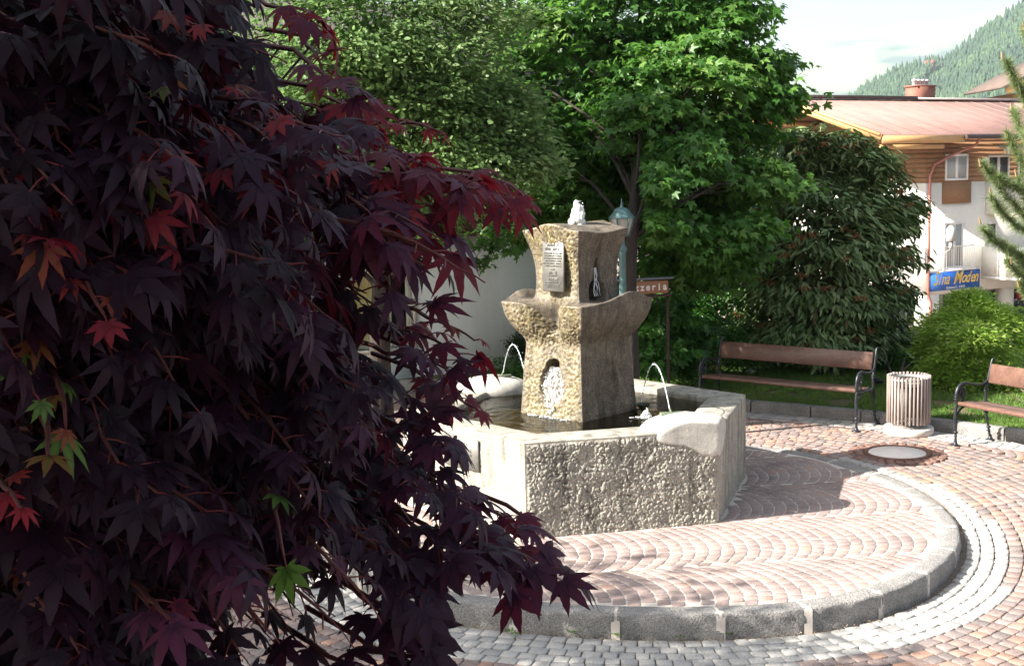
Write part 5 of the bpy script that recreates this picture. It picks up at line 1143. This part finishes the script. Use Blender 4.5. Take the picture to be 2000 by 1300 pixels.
# ---- other shrubs
M5 = leafmat('fresh_leaf_mat', [(0, (.02, .07, .012, 1)), (.5, (.04, .13, .02, 1)), (1, (.08, .2, .03, 1))], (.08, .28, .02, 1), .35, .45)
b = W(1290, 735, z=.1); cl = [clump(*a) for a in [(1265, 640, 15.9, 48, .65), (1300, 620, 16, 45, .7), (1270, 700, 15.7, 45, .55), (1320, 690, 15.8, 48, .5), (1350, 650, 16.3, 48, .4), (1310, 590, 16.5, 26, .6), (1240, 600, 16.5, 30, .5)]]
shrub('leafy_bush', 'bright green lobed-leaf bush right beside the fountain pillar, left of the bench', b, cl, MAPLE, 420, .10, M5, spread=.08, droop=.4)
b = W(1400, 728, z=.1); cl = [clump(*a) for a in [(1390, 640, 16.8, 50, .45), (1430, 660, 16.9, 48, .4), (1380, 690, 16.5, 40, .45), (1340, 600, 17.3, 55, .35), (1420, 590, 17.4, 60, .3), (1450, 700, 16.9, 34, .4), (1340, 720, 16, 26, .5)]]
shrub('fine_leaf_bush', 'dark green fine-leaved bush just behind the left end of the left bench', b, cl, OVAL, 1400, .045, M5, spread=.07, droop=.1, sprayn=20)
M6 = leafmat('goldgreen_leaf_mat', [(0, (.12, .22, .025, 1)), (.4, (.22, .37, .045, 1)), (.8, (.34, .48, .09, 1)), (1, (.45, .45, .22, 1))], (.32, .5, .05, 1), .5, .5)
b = W(1895, 752, z=.1); cl = [clump(a[0], a[1], a[2]-1.6, a[3], a[4]) for a in [(1890, 610, 17.6, 46, .55), (1850, 640, 17.4, 46, .5), (1930, 640, 17.5, 50, .6), (1870, 690, 17.1, 50, .55), (1930, 700, 17.1, 50, .55), (1965, 660, 17.7, 40, .5), (1845, 715, 17.2, 36, .4), (1900, 655, 16.9, 44, .65), (1895, 585, 17.7, 26, .5), (1955, 620, 17.8, 36, .5), (1880, 735, 17, 36, .4), (1835, 680, 17.6, 28, .45)]]
t6 = shrub('golden_shrub', 'rounded yellow-green shrub with pale flower tufts standing behind the litter bin', b, cl, LANCE, 3000, .066, M6, spread=.08, droop=-.1, up=.9, sprayn=12, flat=.45)
b = W(2010, 790, z=.1); cl = [clump(*a) for a in [(1985, 750, 15.3, 30, .7), (2020, 760, 15.2, 40, .7), (1955, 770, 15.4, 18, .6)]]
shrub('lime_shrub', 'low lime green shrub glowing behind the back of the right bench', b, cl, OVAL, 2200, .05, M6, spread=.07, up=.4)
b = W(1760, 735, z=.1); cl = [clump(*a) for a in [(1730, 690, 17.2, 30, .45), (1765, 700, 17.2, 34, .4), (1790, 720, 17.1, 30, .35), (1745, 720, 17, 28, .35), (1715, 715, 17.1, 24, .3), (1800, 690, 17.4, 22, .4), (1780, 665, 17.6, 16, .5)]]
shrub('loose_bush', 'low loose green bush between the huge evergreen shrub and the golden shrub', b, cl, OVAL, 520, .05, M5, spread=.07, sprayn=16)
# yellow flowers by the left bench
b = W(1385, 735, z=.1); t = thing('yellow_flowers', tuple(b), 'clump of small yellow flowers seen through the left arm of the left bench', 'flowers'); g = G(); g2 = G()
for k in range(40):
    p = b+np.array([rng.normal(0, .12), rng.normal(0, .08), 0]); q = p+np.array([rng.normal(0, .06), rng.normal(0, .05), rng.uniform(.12, .32)]); branch(g2, p, q, .004, .002, .02, 4)
    for _ in range(9): c = q+rng.normal(0, .022, 3); g.lathe([(.001, -.006), (.010, 0), (.001, .006)], c, 5)
g2.build('stalks', M5, t); g.build('blossoms', simple('yellow_petal_mat', srgb(200, 160, 20), srgb(226, 190, 40), 20, .7), t)
# shrub and dwarf conifer at the foot of the house wall
b = np.array([.25, 17.2, .05]); cl = [clump(*a) for a in [(985, 715, 17.2, 40, .4), (950, 735, 17, 22, .35), (1020, 725, 16.8, 36, .45), (1060, 720, 16.8, 40, .35)]]
shrub('wall_shrub', 'small spreading green shrub at the foot of the grey stucco wall', b, cl, OVAL, 1100, .035, M5, spread=.07, sprayn=20)
b = W(1022, 735, z=.05); cl = [clump(*a) for a in [(1012, 670, 17, 18, .2), (1025, 690, 17, 24, .2), (1035, 650, 17.1, 24, .2), (1050, 690, 17.1, 28, .2)]]
shrub('dwarf_conifer', 'dark dwarf conifer between the grey wall and the fountain pillar', b, cl, LANCE, 1000, .045, M3, 'conifer', spread=.05, droop=-.3)
# ---- pine at the right edge
M7 = leafmat('pine_needle_mat', [(0, (.09, .13, .05, 1)), (.5, (.17, .23, .09, 1)), (.9, (.30, .34, .15, 1)), (1, (.3, .28, .1, 1))], (.1, .2, .04, 1), .3, .5)
t = thing('pine_tree', (6.15, 12.6, .1), 'young pine whose long-needled branches reach in at the right edge of the photo', 'tree')
g = G().tube([(6.15, 12.6, .05), (6.1, 12.6, 2), (6.12, 12.6, 4.4)], [.07, .05, .02], 9); g.build('trunk', bark, t, smooth=True)
g = G(); gn = G(); NT = np.array([(-.03, 0, 0), (.03, 0, 0), (0, 1, 0)]); NF_ = np.array([(0, 1, 2)])
for (x0, y0, x1, y1) in [(2040, 240, 1958, 118), (2050, 330, 1975, 215), (2060, 420, 1965, 270), (2050, 470, 1915, 325), (2060, 500, 1985, 345), (2040, 520, 1915, 438), (2060, 560, 1960, 480), (2050, 380, 1950, 345), (2060, 300, 1990, 160), (2060, 540, 1975, 515), (2040, 600, 1990, 560), (2050, 470, 1935, 380), (2060, 200, 2000, 60)]:
    A = W(x0, y0, Y=12.4+rng.normal(0, .25)); Bq = W(x1, y1, Y=12.2+rng.normal(0, .35)); A0 = np.array([6.12, 12.6, max(.6, A[2]-.5)])
    branch(g, A0, A, .02, .012, 0, 5); Pb = branch(g, A, Bq, .012, .005, -.1, 14)
    ax = unit(np.gradient(Pb, axis=0)); n = 2400; k = rng.uniform(1.5, 13, n); ki = k.astype(int); fr_ = (k-ki)[:, None]; p = Pb[ki]*(1-fr_)+Pb[np.minimum(ki+1, 13)]*fr_
    d = unit(rng.normal(0, 1, (n, 3))); m_ = unit(ax[ki]*.45+d*.9); M = frames(m_, rng.normal(0, 1, (n, 3))); M[:, :, 0] *= .085*1.0; M[:, :, 1] *= (.11*rng.uniform(.7, 1.1, n))[:, None]; M[:, :, 2] *= .1
    gn.inst(NT, NF_, M, p, np.clip(rng.normal(.45, .15, n), 0, .95))
    g.tube([Bq, Bq+np.array([0, 0, .05])+ax[-1]*.03], [.011, .006], 6, 1.0)
g.build('branches', simple('pine_twig_mat', srgb(120, 96, 66), srgb(168, 140, 100), 9, .8), t, smooth=True); gn.build('needles', M7, t)
# ================================================================ RED MAPLE CLOSE TO THE CAMERA
def palm_leaf(seed, serr=True, nst=9, wide=.125, droop=.5, fold=.10, curl=.25):
    R = random.Random(seed); V = []; F = []; T = []
    lobes = [(0, 1), (36, .93), (-36, .93), (74, .74), (-74, .74), (116, .40), (-116, .40)]
    for a, L in lobes:
        L *= R.uniform(.92, 1.06); a = math.radians(a+R.uniform(-4, 4)); d = np.array([math.sin(a), math.cos(a)]); s_ = np.array([math.cos(a), -math.sin(a)]); b0 = len(V); dr = droop*R.uniform(.7, 1.4); cu = R.uniform(-curl, curl)
        for k in range(nst+1):
            u = k/nst
            w = wide*L*(math.sin(PI*min(1, (u*.92+.08))**.86)**.9)*(1.1 if u < .6 else 1.1-.9*(u-.6)**1.2)
            if u < .25: w = max(w, .085*L*(1-u)+.02)
            if u > .86: w *= .75
            if serr and k % 2 and .2 < u < .92: w *= 1.16
            c = d*L*u+s_*cu*L*u*u*.3; z = -dr*(L*u)**2*.6-(.06 if u > .9 else 0)*0
            if k == nst: V.append((c[0], c[1], z)); T.append(.0)
            else:
                V += [(c[0]-s_[0]*w, c[1]-s_[1]*w, z+fold*w*2.2-.02), (c[0], c[1], z-.012), (c[0]+s_[0]*w, c[1]+s_[1]*w, z+fold*w*2.2-.02)]; T += [0, .05, 0]
        for k in range(nst):
            i = b0+3*k
            if k < nst-1: F += [(i, i+1, i+4), (i, i+4, i+3), (i+1, i+2, i+5), (i+1, i+5, i+4)]
            else: F += [(i, i+1, i+3), (i+1, i+2, i+3)]
    return np.array(V), np.array(F), np.array(T)
HI = [palm_leaf(k, True, 10, R_w, dr) for k, (R_w, dr) in enumerate([(.118, .35), (.13, .55), (.11, .8), (.135, .25), (.105, 1.0), (.12, .5)])]
LO = [palm_leaf(40+k, False, 4, .14, dr) for k, dr in enumerate([.3, .6, .85])]
m, t, o = new_mat('purple_leaf_mat')
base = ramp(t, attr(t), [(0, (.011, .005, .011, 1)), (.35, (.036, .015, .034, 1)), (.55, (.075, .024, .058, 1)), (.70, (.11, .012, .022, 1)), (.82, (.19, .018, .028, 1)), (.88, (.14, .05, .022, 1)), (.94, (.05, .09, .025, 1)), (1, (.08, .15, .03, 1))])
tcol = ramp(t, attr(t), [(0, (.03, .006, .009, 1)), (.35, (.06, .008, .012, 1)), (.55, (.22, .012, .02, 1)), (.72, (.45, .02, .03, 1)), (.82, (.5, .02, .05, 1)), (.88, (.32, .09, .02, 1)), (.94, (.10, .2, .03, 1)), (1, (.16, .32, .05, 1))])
nn_ = noise(t, 40, 5, .6); base = mixc(t, .5, base, ramp(t, nn_, [(.35, (.38, .38, .38, 1)), (.65, (.62, .62, .62, 1))]), 'OVERLAY')
pbr(t, o, base, .5, bump(t, noise(t, 160, 3), .25, .001), 0, .22, transl=tcol, tw=.38); purple = m
m, t, o = new_mat('petiole_mat'); pbr(t, o, (.12, .014, .016, 1), .5); petm = m
mb = np.array([-2.1, 2.7, -.13]); AX = np.array([-2.0, 2.6])
rm_ = thing('red_maple', tuple(mb), 'large dark purple Japanese maple filling the left foreground, with serrated seven-lobed leaves', 'tree')
# right-hand outline of the crown as measured (row y -> x)
oy = np.array([-200, 0, 60, 130, 180, 230, 280, 330, 370, 410, 450, 500, 560, 610, 650, 700, 760, 800, 860, 900, 950, 1000, 1040, 1080, 1120, 1160, 1200, 1260, 1330, 1450])
ox = np.array([560, 590, 640, 670, 740, 790, 850, 930, 960, 900, 860, 800, 770, 830, 910, 880, 930, 940, 900, 930, 960, 1000, 1050, 1060, 1050, 960, 860, 800, 820, 840])
gH = G(); gL = G(); gP = G(); gT = G()
R = np.random.default_rng(11)
GAPS = [(600, 1215, 200, 80, .93), (455, 1165, 60, 42, .9), (232, 665, 20, 15, 1), (760, 550, 55, 55, .8), (835, 560, 60, 60, .9), (1010, 890, 70, 60, .9), (860, 1140, 60, 50, .9)]
CULL = False
def visible_gap(pos, m_, size):
    Q = pos+m_*(size*.55)[:, None]; d = Q-np.array([0, 0, CAMZ]); dep = d[:, 1]*cp_-d[:, 2]*sp_; X = d[:, 0]; v = d[:, 1]*sp_+d[:, 2]*cp_
    sx = 1000+FOC*(X*cr_+v*sr_)/dep; sy = 650-FOC*(-X*sr_+v*cr_)/dep; keep = np.ones(len(pos), bool)
    for (cx, cy, rx, ry, p) in GAPS: keep &= ~((((sx-cx)/rx)**2+((sy-cy)/ry)**2 < 1) & (R.random(len(pos)) < p))
    keep &= ~((sx > np.interp(sy, oy, ox)-125) & (R.random(len(pos)) < .85)); return keep
def put(tplset, g, pos, m_, n_, size, tint, TTs=True):
    if CULL:
        k_ = visible_gap(pos, m_, size); pos, m_, n_, size, tint = pos[k_], m_[k_], n_[k_], size[k_], tint[k_]
        if len(pos) == 0: return
    ids = R.integers(0, len(tplset), len(pos))
    for k in range(len(tplset)):
        s_ = ids == k
        if s_.any(): g.inst(tplset[k][0], tplset[k][1], frames(m_[s_], n_[s_])*size[s_][:, None, None], pos[s_], np.clip(tint[s_], 0, 1), tplset[k][2] if TTs else None)
def twig(p0, dirv, L, nl, lsize, hi, tint0, pet=True, droopk=.5):
    """a twig with leaves in opposite pairs"""
    n = 7; P = [p0]; d = unit(dirv)
    for k in range(n-1): d = unit(d+np.array([0, 0, -.06])+R.normal(0, .07, 3)); P.append(P[-1]+d*L/(n-1))
    P = np.array(P)
    if pet: gT.tube(P, np.linspace(.0032, .0014, n), 5)
    u = np.linspace(.15, 1, nl); pos = []; mm = []; nn = []; sz = []; tt = []
    for k, uu in enumerate(u):
        i = min(n-2, int(uu*(n-1))); f = uu*(n-1)-i; q = P[i]*(1-f)+P[i+1]*f; dd = unit(P[min(i+1, n-1)]-P[i])
        side = unit(np.cross(dd, [0, 0, 1])); s_ = 1 if k % 2 else -1
        m_ = unit(dd*R.uniform(.6, 1.2)+side*s_*R.uniform(.3, 1.0)*(1 if uu < .97 else .2)+np.array([0, 0, -droopk+R.normal(0, .3)])+R.normal(0, .12, 3))
        pl = lsize*R.uniform(.35, .7); e = q+unit(m_+np.array([0, 0, .45]))*pl
        if pet: gP.tube([q, (q+e)/2+np.array([0, 0, pl*.06]), e], [.0011, .0009, .0008], 4, cap=False)
        nrm = unit(np.array([0, 0, 1.0])+dd*.5+side*s_*.35+R.normal(0, .28, 3))
        pos.append(e); mm.append(m_); nn.append(nrm); sz.append(lsize*R.uniform(.7, 1.15)); tt.append(tint0+R.normal(0, .06))
    put(HI if hi else LO, gH if hi else gL, np.array(pos), np.array(mm), np.array(nn), np.array(sz), np.array(tt))
def tintpick(px, py):
    r = R.random(); redz = .52*math.exp(-((py-330)/130)**2)*sstep(560, 760, np.array(px))*1.0
    if r < redz: return R.uniform(.58, .74)
    if r > .992: return R.uniform(.93, 1)
    if r > .965: return R.uniform(.74, .84)
    if r > .952: return R.uniform(.84, .90)
    return R.uniform(.04, .24+.34*min(1, max(0, px)/850))  # tint rises to the right: brighter sky light put into the leaf colour
# front shell
CULL = True
cnt = 0
for k in range(900):
    py = R.uniform(-120, 1420); xe = np.interp(py, oy, ox); px = xe-250-R.random()**.75*(xe-20)
    if px < -160: continue
    gap = ((px-520)/210)**2+((py-1185)/140)**2 < 1 or ((px-200)/50)**2+((py-640)/40)**2 < 1 or ((px-740)/60)**2+((py-570)/45)**2 < 1
    if gap: continue
    e = np.clip(px/xe, 0, 1); Yf = 1.14+.52*e**1.6; dep = R.random()**1.4*(.25+.9*math.sqrt(max(0, 1-e)))
    if dep < .1 and R.random() < .3: dep += .2
    p = W(px, py, Y=Yf+dep); o_ = unit(np.array([p[0]-AX[0], p[1]-AX[1]-.6, 0])); dv = o_*np.array([1, 1, 0])+np.array([.35, -.1, -.30])+R.normal(0, .22, 3)
    tn = tintpick(px, py); sm = tn > .74; twig(p, dv, R.uniform(.12, .22)*(.5 if sm else 1), 4 if sm else 9, R.uniform(.022, .032) if sm else R.uniform(.038, .056), True, tn); cnt += 1
CULL = False
# edge sprays reaching out to the right, as in the photograph
for (x0, y0, x1, y1, Y, tint, nl, sz) in [(520, 10, 600, 30, 1.7, .6, 7, .06), (600, 120, 690, 150, 1.6, .55, 8, .055), (640, 190, 735, 215, 1.75, .6, 7, .055), (720, 240, 790, 200, 1.9, .78, 6, .032), (760, 250, 845, 205, 1.95, .8, 5, .03), (700, 260, 760, 240, 1.9, .8, 5, .034),
        (700, 310, 850, 320, 1.6, .6, 9, .062), (780, 330, 930, 335, 1.6, .62, 9, .06), (860, 350, 1000, 330, 1.75, .66, 8, .052), (880, 370, 1010, 385, 1.8, .66, 8, .05), (960, 350, 1050, 350, 1.9, .74, 5, .038), (700, 380, 800, 430, 1.5, .5, 8, .066), (760, 370, 880, 440, 1.6, .56, 8, .06),
        (640, 440, 740, 520, 1.5, .4, 8, .064), (720, 440, 800, 500, 1.6, .35, 7, .06), (760, 480, 840, 500, 1.7, .3, 5, .05), (740, 620, 860, 610, 1.6, .45, 8, .06), (800, 640, 945, 625, 1.65, .60, 7, .055), (880, 620, 965, 635, 1.85, .78, 4, .03), (850, 640, 900, 595, 1.9, .72, 3, .022), (800, 690, 900, 700, 1.6, .4, 8, .058),
        (860, 700, 930, 735, 1.7, .55, 6, .05), (880, 740, 975, 770, 1.75, .68, 6, .042), (820, 760, 930, 800, 1.6, .42, 9, .06), (800, 820, 920, 850, 1.55, .38, 9, .064), (760, 880, 870, 910, 1.5, .36, 9, .066), (820, 900, 960, 950, 1.5, .4, 9, .064), (880, 950, 1000, 960, 1.55, .45, 8, .058), (940, 990, 1040, 990, 1.65, .52, 7, .05), (1010, 1000, 1085, 1010, 1.75, .6, 4, .035),
        (900, 1020, 1010, 1060, 1.5, .42, 8, .064), (960, 1040, 1040, 1090, 1.5, .4, 6, .066), (860, 1050, 960, 1090, 1.5, .36, 7, .062), (800, 1020, 880, 1080, 1.45, .33, 8, .064), (740, 1080, 830, 1140, 1.4, .3, 8, .062), (700, 1160, 800, 1230, 1.4, .3, 8, .06), (760, 1200, 850, 1240, 1.5, .35, 5, .05), (720, 1260, 830, 1290, 1.4, .4, 7, .055), (640, 1280, 760, 1320, 1.35, .35, 8, .06),
        (380, 240, 520, 260, 1.25, .80, 5, .035), (200, 280, 320, 290, 1.1, .79, 5, .035), (20, 690, 55, 690, 1.05, .98, 3, .028), (110, 740, 140, 745, 1.05, .90, 3, .03), (90, 830, 130, 860, 1.0, .91, 2, .04), (0, 940, 30, 940, 1.0, .82, 3, .03), (520, 960, 560, 980, 1.2, .96, 2, .05), (290, 1170, 340, 1180, 1.05, .5, 4, .045), (300, 425, 340, 430, 1.15, .82, 3, .026), (600, 90, 650, 120, 1.7, .97, 4, .034), (230, 105, 290, 115, 1.15, .86, 4, .03), (140, 320, 220, 310, 1.1, .77, 5, .038), (60, 440, 110, 450, 1.05, .72, 4, .036), (150, 520, 200, 530, 1.05, .79, 4, .034), (540, 265, 600, 275, 1.4, .80, 5, .03), (440, 170, 520, 180, 1.3, .76, 4, .032), (20, 330, 60, 350, 1.05, .72, 4, .034), (720, 330, 800, 345, 1.55, .72, 6, .045), (780, 300, 850, 300, 1.7, .74, 6, .042), (350, 1040, 470, 1060, 1.15, .38, 8, .062)]:
    if 590 < y0 < 960 and x0 > 600: x0 -= 45; x1 -= 45; nl = max(3, nl-2); sz *= .9
    A = W(x0, y0, Y=Y+.05); Bq = W(x1, y1, Y=Y-.05); back = A-(Bq-A)*.6
    gT.tube([back+np.array([-.05, .06, .02]), back*.5+A*.5+np.array([0, 0, .01]), A], [.004, .0036, .0032], 5)
    twig(A, Bq-A, np.linalg.norm(Bq-A)*1.0, nl, sz*.88, True, tint, droopk=.35)
# inner and rear mass of the crown
CULL = True
n = 15000; py = R.uniform(-250, 1500, n); xe = np.interp(py, oy, ox)-290; px = xe-R.random(n)**.7*(xe+500)
keep = ~((((px-545)/225)**2+((py-1200)/150)**2 < 1) | (((px-200)/36)**2+((py-640)/28)**2 < 1) | (((px-740)/85)**2+((py-570)/60)**2 < 1)); px, py, xe = px[keep], py[keep], xe[keep]; n = len(px)
e = np.clip((px+200)/(xe+200), 0, 1); Yd = 1.55+.35*e+R.random(n)*(.25+1.7*np.sqrt(1-e)); P = np.array([W(a, b, Y=c) for a, b, c in zip(px, py, Yd)])
o_ = unit(np.c_[P[:, 0]-AX[0], P[:, 1]-AX[1], np.zeros(n)]); mm = unit(o_+R.normal(0, .5, (n, 3))+np.array([.2, 0, -.5])); nn = unit(np.array([0, 0, 1.])+.6*o_+R.normal(0, .35, (n, 3)))
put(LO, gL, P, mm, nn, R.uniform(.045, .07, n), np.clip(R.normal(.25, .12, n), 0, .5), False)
CULL = False
# part of the crown outside the photograph to the left and above
n = 5000; a = R.uniform(0, 2*PI, n); r = 1.9*np.sqrt(R.random(n)); z_ = R.uniform(1.0, 4.6, n); P = np.stack([AX[0]-.5+r*np.cos(a), AX[1]+.2+r*np.sin(a)*.9, z_], -1)
px_ = 1000+FOC*P[:, 0]/np.maximum(P[:, 1], .1); ok = (px_ < -150) & (np.hypot(P[:, 0], P[:, 1]) > .9); P = P[ok]; n = len(P)
put(LO, gL, P, R.normal(0, 1, (n, 3))+np.array([0, 0, -.5]), R.normal(0, .4, (n, 3))+np.array([0, 0, 1]), R.uniform(.07, .1, n), R.uniform(.1, .4, n), False)
cr = gH.build('crown', purple, rm_); gL.build('inner_foliage', purple, rm_); gP.build('petioles', petm, rm_); gT.build('twigs', simple('maple_twig_mat', (.07, .02, .02, 1), (.12, .035, .03, 1), 12, .6), rm_, smooth=True)
g = G(); g.tube([mb, mb+np.array([.1, -.05, .7]), mb+np.array([.15, -.1, 1.3])], [.11, .085, .075], 12)
for (px, py, Y) in [(200, 300, 2.3), (500, 200, 2.3), (650, 500, 2.4), (500, 700, 2.2), (700, 800, 2.3), (500, 950, 2.3), (300, 900, 1.9), (100, 600, 2.0), (0, 100, 2.2)]:
    tgt = W(px, py, Y=Y); P_ = branch(g, mb+np.array([.15, -.1, 1.2]), tgt, .035, .008, .12, 9)
    for _ in range(3): branch(g, P_[R.integers(4, 8)], tgt+np.clip(R.normal(0, .12, 3), -.2, .12), .007, .002, .05, 6)
g.build('trunk', bark_d, rm_, smooth=True)
# ---- tall tree outside the photograph on the left: its shade lies on the red maple and the near left paving
cl = []
for k in range(46):
    d = unit(R.normal(0, 1, 3)); cl.append((np.array([-8.6, .2, 7.2])+d*np.array([3.0, 3.6, 2.3])*R.uniform(.3, 1), (1.1, 1.1, .8), .4))
for (tx_, ty_) in [(.2, 7.8), (.9, 7.5), (-.6, 8.1), (1.7, 7.0), (-1.6, 8.5), (-1.2, 7.4), (-2.6, 8.6), (.3, 8.5), (-.6, 9.0), (-2.2, 7.6)]:
    zz = R.uniform(4.6, 5.4); cl.append((np.array([tx_-1.365*zz, ty_-.417*zz, zz]), (.6, .5, .35), .4))
tree('shade_tree', 'broad green tree left of the square that throws its shade on the purple maple', 'tree', (-8.8, .4, -.1), (-8.6, .2, 7.6), .22, cl, OVAL, 520, .15, M3, bark, spread=.3, sprayn=12)
cl = [(np.array([-3.8+R.normal(0, .7), .4+R.normal(0, .8), 3.9+R.normal(0, .6)]), (.7, .7, .5), .4) for _ in range(14)]  # unseen canopy added overhead and at the left to darken the red maple
for k in range(52):
    d = unit(R.normal(0, 1, 3)); cl.append((np.array([-3.4, -1.9, 6.6])+d*np.array([3.0, 2.9, 1.5])*R.uniform(.2, 1), (1.0, 1.0, .7), .4))
tree('added_shade_canopy', 'unseen leafy tree added behind the camera position, its boughs keeping sky light off the purple maple', 'tree', (-4.6, -3.4, -.1), (-3.6, -2.2, 7.0), .2, cl, OVAL, 520, .15, M3, bark, spread=.3, sprayn=12)
